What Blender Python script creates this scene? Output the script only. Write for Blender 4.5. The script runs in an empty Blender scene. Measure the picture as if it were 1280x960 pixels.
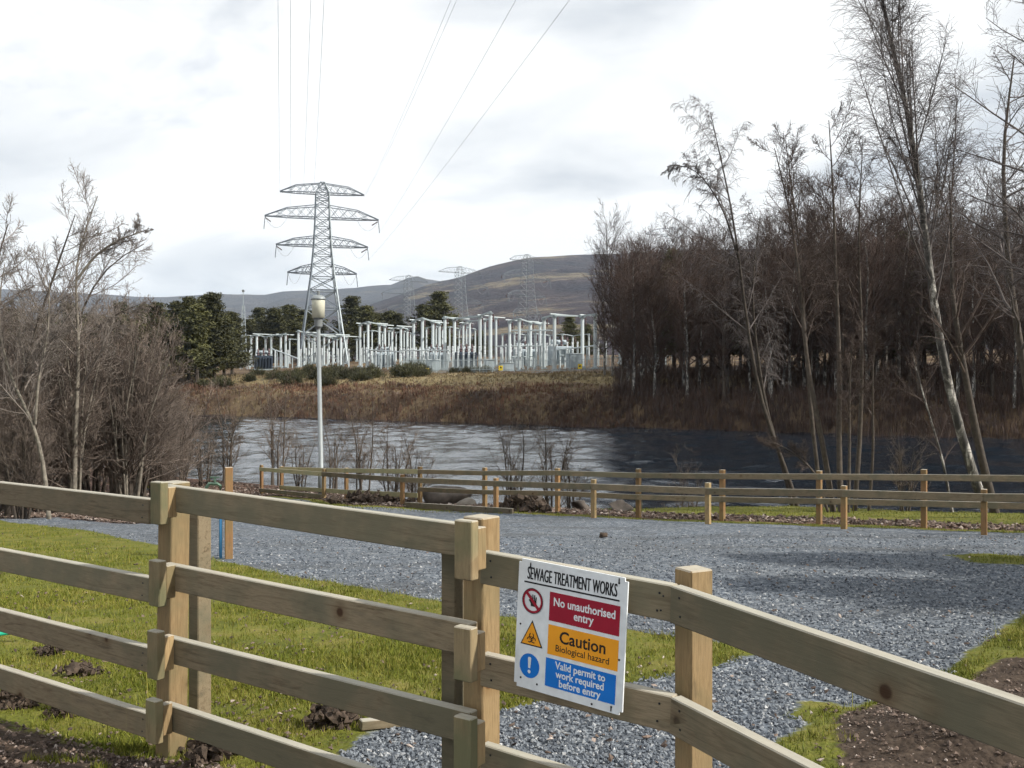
import bpy, bmesh, math, random
import numpy as np
from mathutils import Vector, Matrix

# ------------------------------------------------------------------ camera, sky, sun, exposure
F = 1229.0          # focal length in pixels of the 1280 px wide photograph
HOR = 475.0         # row of the horizon
scene = bpy.context.scene
C = scene.collection
cd = bpy.data.cameras.new('camera'); cam = bpy.data.objects.new('camera', cd); C.objects.link(cam)
cd.sensor_fit = 'HORIZONTAL'; cd.sensor_width = 36.0; cd.lens = 36.0 * F / 1280.0
cd.shift_y = -(480.0 - HOR) / 1280.0
cd.clip_start = 0.1; cd.clip_end = 20000
cam.location = (0, 0, 0); cam.rotation_euler = (math.radians(90), 0, 0)
scene.camera = cam

SUN_AZ = Vector((0.95, -0.30)).normalized()
SUN_EL = math.radians(38)
sd = Vector((SUN_AZ.x * math.cos(SUN_EL), SUN_AZ.y * math.cos(SUN_EL), math.sin(SUN_EL)))
ld = bpy.data.lights.new('sun', 'SUN'); sun = bpy.data.objects.new('sun', ld); C.objects.link(sun)
ld.energy = 5.0; ld.angle = math.radians(1.2); ld.color = (1.0, 0.95, 0.86)
sun.rotation_euler = sd.to_track_quat('Z', 'Y').to_euler()
sun.location = (30, -20, 40)

world = bpy.data.worlds.new('World'); scene.world = world; world.use_nodes = True
wn = world.node_tree; wn.nodes.clear()
def wnode(t, **k):
    n = wn.nodes.new(t)
    for a, b in k.items(): setattr(n, a, b)
    return n
wl = wn.links.new
out = wnode('ShaderNodeOutputWorld')
sky = wnode('ShaderNodeTexSky', sky_type='NISHITA', sun_disc=False)
sky.sun_elevation = SUN_EL; sky.sun_rotation = math.atan2(SUN_AZ.x, SUN_AZ.y)
sky.air_density = 1.0; sky.dust_density = 1.5
bg1 = wnode('ShaderNodeBackground'); bg1.inputs['Strength'].default_value = 0.08
wl(sky.outputs[0], bg1.inputs[0])
tc = wnode('ShaderNodeTexCoord'); sep = wnode('ShaderNodeSeparateXYZ'); wl(tc.outputs['Generated'], sep.inputs[0])
zz = wnode('ShaderNodeMath', operation='MAXIMUM'); zz.inputs[1].default_value = 0.0; wl(sep.outputs[2], zz.inputs[0])
za = wnode('ShaderNodeMath', operation='ADD'); za.inputs[1].default_value = 0.34; wl(zz.outputs[0], za.inputs[0])
dv = wnode('ShaderNodeVectorMath', operation='DIVIDE'); wl(tc.outputs['Generated'], dv.inputs[0])
cmb = wnode('ShaderNodeCombineXYZ')
for i in range(3): wl(za.outputs[0], cmb.inputs[i])
wl(cmb.outputs[0], dv.inputs[1])
mp = wnode('ShaderNodeMapping'); mp.inputs['Location'].default_value = (1.7, 0.35, 0); mp.inputs['Scale'].default_value = (1, 1, 0.0)
wl(dv.outputs[0], mp.inputs[0])
n1 = wnode('ShaderNodeTexNoise'); n1.inputs['Scale'].default_value = 0.9; n1.inputs['Detail'].default_value = 7; n1.inputs['Roughness'].default_value = 0.55
n1.inputs['Distortion'].default_value = 0.3
wl(mp.outputs[0], n1.inputs['Vector'])
r1 = wnode('ShaderNodeValToRGB'); r1.color_ramp.elements[0].position = 0.22; r1.color_ramp.elements[1].position = 0.35
wl(n1.outputs[0], r1.inputs[0])
mp2 = wnode('ShaderNodeMapping'); mp2.inputs['Location'].default_value = (4.3, 9.1, 2); mp2.inputs['Scale'].default_value = (1.0, 1.25, 0.0)
wl(dv.outputs[0], mp2.inputs[0])
n2 = wnode('ShaderNodeTexNoise'); n2.inputs['Scale'].default_value = 2.3; n2.inputs['Detail'].default_value = 6; n2.inputs['Roughness'].default_value = 0.48
n2.inputs['Distortion'].default_value = 0.35
wl(mp2.outputs[0], n2.inputs['Vector'])
r2 = wnode('ShaderNodeValToRGB')
r2.color_ramp.elements[0].position = 0.33; r2.color_ramp.elements[0].color = (0.66, 0.70, 0.75, 1)
r2.color_ramp.elements[1].position = 0.51; r2.color_ramp.elements[1].color = (1.02, 1.03, 1.04, 1)
e = r2.color_ramp.elements.new(0.43); e.color = (0.86, 0.885, 0.91, 1)
wl(n2.outputs[0], r2.inputs[0])
bg2 = wnode('ShaderNodeBackground'); bg2.inputs['Strength'].default_value = 0.81; wl(r2.outputs[0], bg2.inputs[0])
mx = wnode('ShaderNodeMixShader'); wl(r1.outputs[0], mx.inputs[0]); wl(bg1.outputs[0], mx.inputs[1]); wl(bg2.outputs[0], mx.inputs[2])
wl(mx.outputs[0], out.inputs[0])

scene.view_settings.view_transform = 'Standard'; scene.view_settings.look = 'None'
scene.view_settings.exposure = 0.42; scene.view_settings.gamma = 1.0
scene.view_settings.use_curve_mapping = False
scene.render.engine = 'CYCLES'
scene.cycles.max_bounces = 6; scene.cycles.diffuse_bounces = 2; scene.cycles.glossy_bounces = 3
scene.cycles.transparent_max_bounces = 4; scene.cycles.volume_bounces = 0
scene.cycles.use_denoising = True
scene.cycles.use_adaptive_sampling = True; scene.cycles.adaptive_threshold = 0.035; scene.cycles.adaptive_min_samples = 16

RNG = np.random.default_rng(11)
random.seed(5)

# ------------------------------------------------------------------ helpers
def P(px, py, Y):
    """a point at distance Y on the ray of photograph pixel (px, py)"""
    return np.array([(px - 640.0) / F * Y, Y, -(py - HOR) / F * Y])

def link(o, parent=None):
    C.objects.link(o)
    if parent is not None: o.parent = parent
    return o

def tag(o, label, cat, group=None, kind=None):
    if label: o['label'] = label
    if cat: o['category'] = cat
    if group: o['group'] = group
    if kind: o['kind'] = kind
    return o

def thing(name, label, cat, loc=(0, 0, 0), rz=0.0, group=None):
    o = bpy.data.objects.new(name, None); o.empty_display_size = 0.2
    o.location = tuple(float(v) for v in loc); o.rotation_euler = (0, 0, rz); link(o)
    return tag(o, label, cat, group)

def np_mesh(name, verts, faces_list, mat, smooth=False):
    """faces_list: list of int arrays (N,k)"""
    me = bpy.data.meshes.new(name)
    verts = np.ascontiguousarray(verts, dtype=np.float32).reshape(-1, 3)
    me.vertices.add(len(verts)); me.vertices.foreach_set('co', verts.ravel())
    loops = np.concatenate([f.ravel() for f in faces_list]).astype(np.int32)
    tot = np.concatenate([np.full(len(f), f.shape[1], np.int32) for f in faces_list])
    start = np.concatenate([[0], np.cumsum(tot)[:-1]]).astype(np.int32)
    me.loops.add(len(loops)); me.loops.foreach_set('vertex_index', loops)
    me.polygons.add(len(tot)); me.polygons.foreach_set('loop_start', start)
    try: me.polygons.foreach_set('loop_total', tot)
    except Exception: pass
    me.polygons.foreach_set('use_smooth', np.full(len(tot), smooth, bool))
    me.update(calc_edges=True); me.validate()
    if mat: me.materials.append(mat)
    return me

def obj(name, me, parent=None, loc=None):
    o = bpy.data.objects.new(name, me)
    if loc is not None: o.location = tuple(float(v) for v in loc)
    return link(o, parent)

def copy_tree(o, parent=None):
    c = o.copy(); C.objects.link(c); c.parent = parent
    for ch in o.children: copy_tree(ch, c)
    return c

class MB:
    """collects boxes, tubes and polygons into one mesh"""
    def __init__(s): s.v = []; s.f = []; s.n = 0
    def add(s, v, f):
        v = np.asarray(v, float).reshape(-1, 3); s.v.append(v)
        for q in f: s.f.append([i + s.n for i in q])
        s.n += len(v); return s
    def box(s, c, size, R=None, ch=0.0):
        x, y, z = [d / 2 for d in size]
        bm = bmesh.new(); bmesh.ops.create_cube(bm, size=1.0)
        for v in bm.verts: v.co = (v.co.x * 2 * x, v.co.y * 2 * y, v.co.z * 2 * z)
        if ch: bmesh.ops.bevel(bm, geom=list(bm.edges), offset=ch, segments=1, affect='EDGES')
        bm.verts.index_update()
        vs = np.array([v.co[:] for v in bm.verts]); fs = [[w.index for w in f.verts] for f in bm.faces]; bm.free()
        if R is not None: vs = vs @ np.asarray(R).T
        return s.add(vs + np.asarray(c, float), fs)
    def tube(s, pts, rad, k=6, cap=True):
        pts = np.asarray(pts, float); rad = np.broadcast_to(np.asarray(rad, float), (len(pts),))
        v, q = tube_np(pts[None], rad[None], k)
        f = [list(a) for a in q]
        if cap:
            f.append(list(range(k))[::-1]); f.append([(len(pts) - 1) * k + i for i in range(k)])
        return s.add(v, f)
    def lathe(s, prof, k=16, c=(0, 0, 0)):
        a = np.arange(k) * 2 * np.pi / k
        v = np.concatenate([np.stack([r * np.cos(a), r * np.sin(a), np.full(k, z)], 1) for r, z in prof]) + np.asarray(c, float)
        f = [[i * k + j, i * k + (j + 1) % k, (i + 1) * k + (j + 1) % k, (i + 1) * k + j] for i in range(len(prof) - 1) for j in range(k)]
        f.append(list(range(k))[::-1]); f.append([(len(prof) - 1) * k + j for j in range(k)])
        return s.add(v, f)
    def mesh(s, name, mat, smooth=False):
        me = bpy.data.meshes.new(name); me.from_pydata(np.concatenate(s.v).tolist(), [], s.f)
        if smooth: me.polygons.foreach_set('use_smooth', [True] * len(me.polygons))
        me.update()
        if mat: me.materials.append(mat)
        return me
    def build(s, name, mat, parent=None, loc=None, smooth=False):
        return obj(name, s.mesh(name, mat, smooth), parent, loc)

def nrm(a):
    return a / np.maximum(np.linalg.norm(a, axis=-1, keepdims=True), 1e-9)

def tube_np(pts, rad, k):
    """pts (N,m,3), rad (N,m) -> verts, quads"""
    N, m, _ = pts.shape
    tan = nrm(np.gradient(pts, axis=1)) if m > 2 else np.repeat(nrm(pts[:, 1:] - pts[:, :1]), m, axis=1)
    mean = nrm(pts[:, -1] - pts[:, 0])
    ref = np.where((np.abs(mean[:, 2]) < 0.8)[:, None], np.array([0, 0, 1.0]), np.array([0.2, 1.0, 0.0]))[:, None, :]
    a = nrm(np.cross(tan, np.broadcast_to(ref, tan.shape))); b = np.cross(tan, a)
    th = np.arange(k) * 2 * np.pi / k
    v = pts[:, :, None, :] + rad[:, :, None, None] * (a[:, :, None, :] * np.cos(th)[None, None, :, None] + b[:, :, None, :] * np.sin(th)[None, None, :, None])
    base = (np.arange(N) * m * k)[:, None, None] + (np.arange(m - 1) * k)[None, :, None]
    i = np.arange(k)[None, None, :]; j = (np.arange(k) + 1)[None, None, :] % k
    q = np.stack([base + i, base + j, base + k + j, base + k + i], -1).reshape(-1, 4)
    return v.reshape(-1, 3), q

def join_tubes(name, sets, mat, smooth=True):
    vs, qs, n = [], [], 0
    for p, r, k in sets:
        v, q = tube_np(p, r, k); vs.append(v); qs.append(q + n); n += len(v)
    return np_mesh(name, np.concatenate(vs), [np.concatenate(qs)], mat, smooth)

def vnoise(x, y, seed=0, octaves=3):
    """value noise on a lattice, roughly -1..1"""
    out = 0.0; amp = 1.0; tot = 0.0
    for o in range(octaves):
        xi = np.floor(x).astype(np.int64); yi = np.floor(y).astype(np.int64); fx = x - xi; fy = y - yi
        fx = fx * fx * (3 - 2 * fx); fy = fy * fy * (3 - 2 * fy)
        def h(a, b):
            n = (a * 374761393 + b * 668265263 + (seed + o) * 982451653) & 0x7fffffff
            n = ((n ^ (n >> 13)) * 1274126177) & 0x7fffffff
            return ((n ^ (n >> 16)) & 0xffff) / 32767.5 - 1
        v = (h(xi, yi) * (1 - fx) + h(xi + 1, yi) * fx) * (1 - fy) + (h(xi, yi + 1) * (1 - fx) + h(xi + 1, yi + 1) * fx) * fy
        out = out + v * amp; tot += amp; amp *= 0.5; x = x * 2.03; y = y * 2.03
    return out / tot

def sstep(a, b, x):
    t = np.clip((x - a) / (b - a), 0, 1); return t * t * (3 - 2 * t)

# ------------------------------------------------------------------ materials
def mat_new(name):
    m = bpy.data.materials.new(name); m.use_nodes = True
    return m, m.node_tree, m.node_tree.nodes['Principled BSDF']

class NT:
    def __init__(s, tree): s.t = tree
    def n(s, typ, ins=None, **k):
        nd = s.t.nodes.new(typ)
        for a, b in k.items(): setattr(nd, a, b)
        for a, b in (ins or {}).items():
            if isinstance(b, bpy.types.NodeSocket): s.t.links.new(b, nd.inputs[a])
            else: nd.inputs[a].default_value = b
        return nd
    def ramp(s, fac, stops):
        r = s.n('ShaderNodeValToRGB', {0: fac}); el = r.color_ramp.elements
        while len(el) < len(stops): el.new(0.5)
        for e_, (p, c) in zip(el, stops):
            e_.position = p; e_.color = (*c, 1) if len(c) == 3 else c
        return r.outputs[0]
    def noise(s, vec, scale, detail=4, rough=0.5, dist=0.0):
        return s.n('ShaderNodeTexNoise', {'Vector': vec, 'Scale': scale, 'Detail': detail, 'Roughness': rough, 'Distortion': dist}).outputs[0]
    def mix(s, f, a, b, mode='MIX'):
        nd = s.n('ShaderNodeMix', data_type='RGBA', blend_type=mode)
        for sk, v in ((nd.inputs[0], f), (nd.inputs[6], a), (nd.inputs[7], b)):
            if isinstance(v, bpy.types.NodeSocket): s.t.links.new(v, sk)
            else: sk.default_value = v if not isinstance(v, tuple) else (*v, 1)[:4]
        return nd.outputs[2]
    def math(s, op, a, b=0.0, clamp=False):
        nd = s.n('ShaderNodeMath', {0: a, 1: b}, operation=op, use_clamp=clamp); return nd.outputs[0]
    def bump(s, h, strength, dist, bsdf, normal=None):
        d = {'Height': h, 'Strength': strength, 'Distance': dist}
        if normal is not None: d['Normal'] = normal
        b = s.n('ShaderNodeBump', d); s.t.links.new(b.outputs[0], bsdf.inputs['Normal']); return b.outputs[0]

def simple(name, col, rough=0.7, var=0.25, scale=6.0, metal=0.0, spec=0.3, objvar=0.0, bump=0.0):
    m, t, b = mat_new(name); N = NT(t)
    tcn = N.n('ShaderNodeTexCoord'); no = N.noise(tcn.outputs['Object'], scale, 5, 0.6)
    lo = tuple(c * (1 - var) for c in col); hi = tuple(min(1, c * (1 + var)) for c in col)
    c = N.ramp(no, [(0.3, lo), (0.7, hi)])
    if objvar:
        oi = N.n('ShaderNodeObjectInfo'); k = N.n('ShaderNodeMapRange', {0: oi.outputs['Random'], 3: 1 - objvar, 4: 1 + objvar}).outputs[0]
        c = N.n('ShaderNodeVectorMath', {0: c, 1: N.n('ShaderNodeCombineXYZ', {0: k, 1: k, 2: k}).outputs[0]}, operation='MULTIPLY').outputs[0]
    t.links.new(c, b.inputs['Base Color']); b.inputs['Roughness'].default_value = rough
    b.inputs['Metallic'].default_value = metal; b.inputs['Specular IOR Level'].default_value = spec
    if bump: N.bump(no, bump, 0.02, b)
    return m

def timber(name, light, dark, green, rail_axis=True):
    """sawn softwood: grain along local X (rails) or Z (posts), knots, green treatment stains"""
    m, t, b = mat_new(name); N = NT(t)
    tcn = N.n('ShaderNodeTexCoord'); oi = N.n('ShaderNodeObjectInfo')
    off = N.n('ShaderNodeVectorMath', {0: oi.outputs['Random'], 1: (37.0, 11.0, 53.0)}, operation='MULTIPLY').outputs[0]
    vec = N.n('ShaderNodeVectorMath', {0: tcn.outputs['Object'], 1: off}, operation='ADD').outputs[0]
    st = (1.2, 14, 14) if rail_axis else (14, 14, 1.2)
    g = N.n('ShaderNodeMapping', {'Vector': vec, 'Scale': st}).outputs[0]
    wob = N.noise(g, 2.2, 7, 0.68, 1.8)
    fine = N.noise(N.n('ShaderNodeMapping', {'Vector': vec, 'Scale': tuple(x * 5 for x in st)}).outputs[0], 3.0, 4, 0.6)
    c = N.ramp(wob, [(0.30, dark), (0.50, light), (0.72, tuple(0.8 * a + 0.2 * d for a, d in zip(light, dark)))])
    c = N.mix(N.math('MULTIPLY', N.n('ShaderNodeMapRange', {0: fine, 1: 0.45, 2: 0.7, 3: 0.0, 4: 1.0}).outputs[0], 0.35), c, tuple(0.55 * a for a in dark))
    kn = N.n('ShaderNodeTexVoronoi', {'Vector': vec, 'Scale': 6.5}); pick = N.n('ShaderNodeSeparateColor', {0: kn.outputs['Color']}).outputs[0]
    kr = N.math('MULTIPLY', N.n('ShaderNodeMapRange', {0: pick, 1: 0.68, 2: 0.70, 3: 0.0, 4: 1.0}).outputs[0], N.n('ShaderNodeMapRange', {0: kn.outputs['Distance'], 1: 0.10, 2: 0.15, 3: 1.0, 4: 0.0}).outputs[0])
    halo = N.math('MULTIPLY', N.n('ShaderNodeMapRange', {0: pick, 1: 0.68, 2: 0.70, 3: 0.0, 4: 0.55}).outputs[0], N.n('ShaderNodeMapRange', {0: kn.outputs['Distance'], 1: 0.12, 2: 0.36, 3: 1.0, 4: 0.0}).outputs[0])
    c = N.mix(halo, c, (dark[0] * 0.9, dark[1] * 0.75, dark[2] * 0.6)); c = N.mix(kr, c, (dark[0] * 0.45, dark[1] * 0.30, dark[2] * 0.22))
    stain = N.noise(vec, 3.5, 4, 0.6); sf = N.n('ShaderNodeMapRange', {0: N.math('ADD', stain, N.math('MULTIPLY', N.math('SUBTRACT', oi.outputs['Random'], 0.5), 0.18)), 1: 0.42, 2: 0.62, 3: 0.0, 4: 0.85}).outputs[0]
    c = N.mix(sf, c, green)
    blot = N.noise(N.n('ShaderNodeMapping', {'Vector': vec, 'Scale': (2.5, 9, 9) if rail_axis else (9, 9, 2.5)}).outputs[0], 1.3, 5, 0.7); c = N.mix(N.n('ShaderNodeMapRange', {0: blot, 1: 0.58, 2: 0.74, 3: 0, 4: 0.55}).outputs[0], c, (0.045, 0.045, 0.032))
    rnd2 = N.math('FRACT', N.math('MULTIPLY', oi.outputs['Random'], 7.31)); v = N.n('ShaderNodeMapRange', {0: rnd2, 3: 0.74, 4: 1.16}).outputs[0]
    c = N.n('ShaderNodeVectorMath', {0: c, 1: N.n('ShaderNodeCombineXYZ', {0: v, 1: v, 2: v}).outputs[0]}, operation='MULTIPLY').outputs[0]
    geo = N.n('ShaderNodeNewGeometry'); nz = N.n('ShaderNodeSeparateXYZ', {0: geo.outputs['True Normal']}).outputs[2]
    tf = N.math('MULTIPLY', N.n('ShaderNodeMapRange', {0: nz, 1: 0.6, 2: 0.75, 3: 0.0, 4: 0.75}).outputs[0], N.n('ShaderNodeMapRange', {0: wob, 1: 0.2, 2: 0.6, 3: 0.6, 4: 1.0}).outputs[0]); c = N.mix(tf, c, (0.40, 0.385, 0.33))  # upward faces painted pale silver-grey to read as sunlit top edges
    t.links.new(c, b.inputs['Base Color']); b.inputs['Roughness'].default_value = 0.72; b.inputs['Specular IOR Level'].default_value = 0.25
    N.bump(N.math('ADD', wob, N.math('MULTIPLY', fine, 0.6)), 0.35, 0.004, b)
    return m

M = {}
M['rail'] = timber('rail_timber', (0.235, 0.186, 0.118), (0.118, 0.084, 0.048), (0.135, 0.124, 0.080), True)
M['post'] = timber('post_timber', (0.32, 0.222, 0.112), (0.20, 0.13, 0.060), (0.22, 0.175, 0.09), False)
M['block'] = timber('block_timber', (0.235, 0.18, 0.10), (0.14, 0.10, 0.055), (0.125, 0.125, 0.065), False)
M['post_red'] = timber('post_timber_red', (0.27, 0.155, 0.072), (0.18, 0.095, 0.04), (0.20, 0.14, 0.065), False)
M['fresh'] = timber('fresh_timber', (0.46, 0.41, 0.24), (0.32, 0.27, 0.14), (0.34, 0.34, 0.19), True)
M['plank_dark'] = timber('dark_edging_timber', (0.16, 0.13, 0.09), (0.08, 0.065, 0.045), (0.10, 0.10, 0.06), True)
M['white'] = simple('sign_white', (0.70, 0.725, 0.73), 0.35, 0.10, 22, spec=0.5)
M['red'] = simple('sign_red', (0.30, 0.012, 0.03), 0.4, 0.1, 8)
M['amber'] = simple('sign_amber', (0.80, 0.33, 0.02), 0.4, 0.06, 8)
M['blue'] = simple('sign_blue', (0.01, 0.16, 0.55), 0.4, 0.08, 8)
M['black'] = simple('sign_black', (0.012, 0.012, 0.014), 0.45, 0.1, 8)
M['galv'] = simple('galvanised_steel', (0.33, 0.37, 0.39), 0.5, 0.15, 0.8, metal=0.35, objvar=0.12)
M['steel_dark'] = simple('dark_steel', (0.15, 0.175, 0.20), 0.55, 0.15, 0.5, metal=0.3)
M['column'] = simple('painted_column', (0.47, 0.525, 0.54), 0.6, 0.10, 0.7, objvar=0.12)
M['beam'] = simple('painted_beam', (0.30, 0.35, 0.365), 0.6, 0.12, 0.8, objvar=0.12)
M['insul'] = simple('brown_porcelain', (0.09, 0.05, 0.05), 0.3, 0.2, 2, spec=0.5)
M['insul_w'] = simple('grey_porcelain', (0.62, 0.66, 0.68), 0.35, 0.1, 2, spec=0.5)
M['tx_blue'] = simple('transformer_blue', (0.030, 0.042, 0.060), 0.5, 0.2, 1)
M['tx_grey'] = simple('transformer_grey', (0.30, 0.35, 0.38), 0.5, 0.15, 1)
M['yellow'] = simple('warning_yellow', (0.75, 0.55, 0.03), 0.5, 0.1, 3)
M['wire'] = simple('aluminium_wire', (0.32, 0.34, 0.37), 0.5, 0.05, 1, metal=0.5)
M['lamp_pole'] = simple('lamp_pole_grey', (0.24, 0.26, 0.265), 0.45, 0.08, 2, metal=0.3)
M['lamp_cream'] = simple('lamp_cream_diffuser', (0.60, 0.585, 0.47), 0.4, 0.08, 4)
M['lamp_dark'] = simple('lamp_dark_grey', (0.16, 0.17, 0.17), 0.45, 0.15, 4)
M['pipe_blue'] = simple('blue_water_pipe', (0.04, 0.17, 0.34), 0.4, 0.1, 5)
M['brass'] = simple('tap_brass', (0.10, 0.16, 0.12), 0.45, 0.3, 20, metal=0.5)
M['hose'] = simple('green_hose', (0.02, 0.36, 0.22), 0.4, 0.12, 10)
M['rock'] = simple('boulder_stone', (0.075, 0.062, 0.052), 0.85, 0.5, 3, bump=0.6)
M['rock_pale'] = simple('pale_boulder_stone', (0.17, 0.15, 0.125), 0.85, 0.35, 3, bump=0.6)
M['soil'] = simple('dark_soil', (0.058, 0.042, 0.031), 0.95, 0.55, 14, bump=0.9)
M['leaf'] = simple('dead_leaf', (0.14, 0.085, 0.055), 0.8, 0.5, 60)
M['bark_brown'] = simple('brown_bark', (0.062, 0.050, 0.040), 0.85, 0.4, 9, objvar=0.25, bump=0.5)
M['bark_pale'] = simple('pale_bark', (0.16, 0.142, 0.115), 0.85, 0.5, 7, objvar=0.2, bump=0.5)
M['twig_brown'] = simple('brown_twigs', (0.115, 0.088, 0.068), 0.8, 0.25, 2, objvar=0.25)
M['twig_red'] = simple('red_brown_twigs', (0.056, 0.036, 0.028), 0.8, 0.35, 0.4, objvar=0.4)
M['twig_pale'] = simple('pale_grey_twigs', (0.185, 0.158, 0.138), 0.8, 0.25, 1, objvar=0.15)
M['twig_alder'] = simple('alder_twigs', (0.080, 0.058, 0.048), 0.8, 0.25, 1)
M['twig_grey'] = simple('grey_birch_twigs', (0.100, 0.085, 0.080), 0.8, 0.25, 1)
M['twig_buff'] = simple('buff_thicket_twigs', (0.155, 0.122, 0.100), 0.8, 0.35, 0.8, objvar=0.3)
M['needle'] = simple('pine_needles', (0.058, 0.058, 0.020), 0.75, 0.6, 0.35, objvar=0.35)
M['broom'] = simple('broom_green', (0.055, 0.055, 0.026), 0.8, 0.6, 1.4, objvar=0.3)
M['bracken'] = simple('dead_bracken', (0.11, 0.060, 0.038), 0.9, 0.6, 0.16)
M['drygrass'] = simple('dry_grass', (0.16, 0.122, 0.070), 0.9, 0.4, 0.2)

def birch_bark():
    m, t, b = mat_new('birch_bark'); N = NT(t)
    tcn = N.n('ShaderNodeTexCoord'); geo = N.n('ShaderNodeNewGeometry')
    v = N.n('ShaderNodeMapping', {'Vector': geo.outputs['Position'], 'Scale': (3.0, 3.0, 1.2)}).outputs[0]
    a = N.noise(v, 1.6, 6, 0.7, 0.6); c = N.ramp(a, [(0.44, (0.030, 0.027, 0.024)), (0.53, (0.12, 0.11, 0.095)), (0.62, (0.42, 0.40, 0.36))])
    f = N.noise(N.n('ShaderNodeMapping', {'Vector': geo.outputs['Position'], 'Scale': (1, 1, 9)}).outputs[0], 3, 4, 0.6)
    c = N.mix(N.n('ShaderNodeMapRange', {0: f, 1: 0.55, 2: 0.65, 3: 0, 4: 0.7}).outputs[0], c, (0.05, 0.045, 0.04))
    t.links.new(c, b.inputs['Base Color']); b.inputs['Roughness'].default_value = 0.75
    N.bump(a, 0.4, 0.02, b); return m
M['birch'] = birch_bark()

def grass_mat(name, a, b_, c_):
    m, t, b = mat_new(name); N = NT(t)
    geo = N.n('ShaderNodeNewGeometry')
    no = N.noise(geo.outputs['Position'], 1.3, 5, 0.6); rn = geo.outputs['Random Per Island']
    f = N.math('ADD', N.math('MULTIPLY', no, 0.75), N.math('MULTIPLY', rn, 0.35))
    c = N.ramp(f, [(0.30, a), (0.52, b_), (0.80, c_)])
    t.links.new(c, b.inputs['Base Color']); b.inputs['Roughness'].default_value = 0.65; b.inputs['Specular IOR Level'].default_value = 0.2
    b.inputs['Transmission Weight'].default_value = 0.0
    return m
M['grass'] = grass_mat('grass_blades', (0.056, 0.074, 0.008), (0.122, 0.138, 0.014), (0.225, 0.190, 0.048))

def stone_mat():
    m, t, b = mat_new('gravel_stones'); N = NT(t); geo = N.n('ShaderNodeNewGeometry')
    c = N.ramp(geo.outputs['Random Per Island'], [(0.0, (0.034, 0.042, 0.056)), (0.45, (0.098, 0.114, 0.136)), (0.8, (0.165, 0.183, 0.205)), (0.97, (0.26, 0.27, 0.28)), (1.0, (0.42, 0.42, 0.42))])
    t.links.new(c, b.inputs['Base Color']); b.inputs['Roughness'].default_value = 0.7; return m
M['stones'] = stone_mat()
def chip_mat():
    m, t, b = mat_new('litter_chips'); N = NT(t); geo = N.n('ShaderNodeNewGeometry')
    c = N.ramp(geo.outputs['Random Per Island'], [(0.0, (0.035, 0.022, 0.016)), (0.5, (0.092, 0.064, 0.048)), (0.85, (0.175, 0.125, 0.098)), (1.0, (0.42, 0.36, 0.32))])
    t.links.new(c, b.inputs['Base Color']); b.inputs['Roughness'].default_value = 0.85; return m
M['chips'] = chip_mat()

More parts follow.
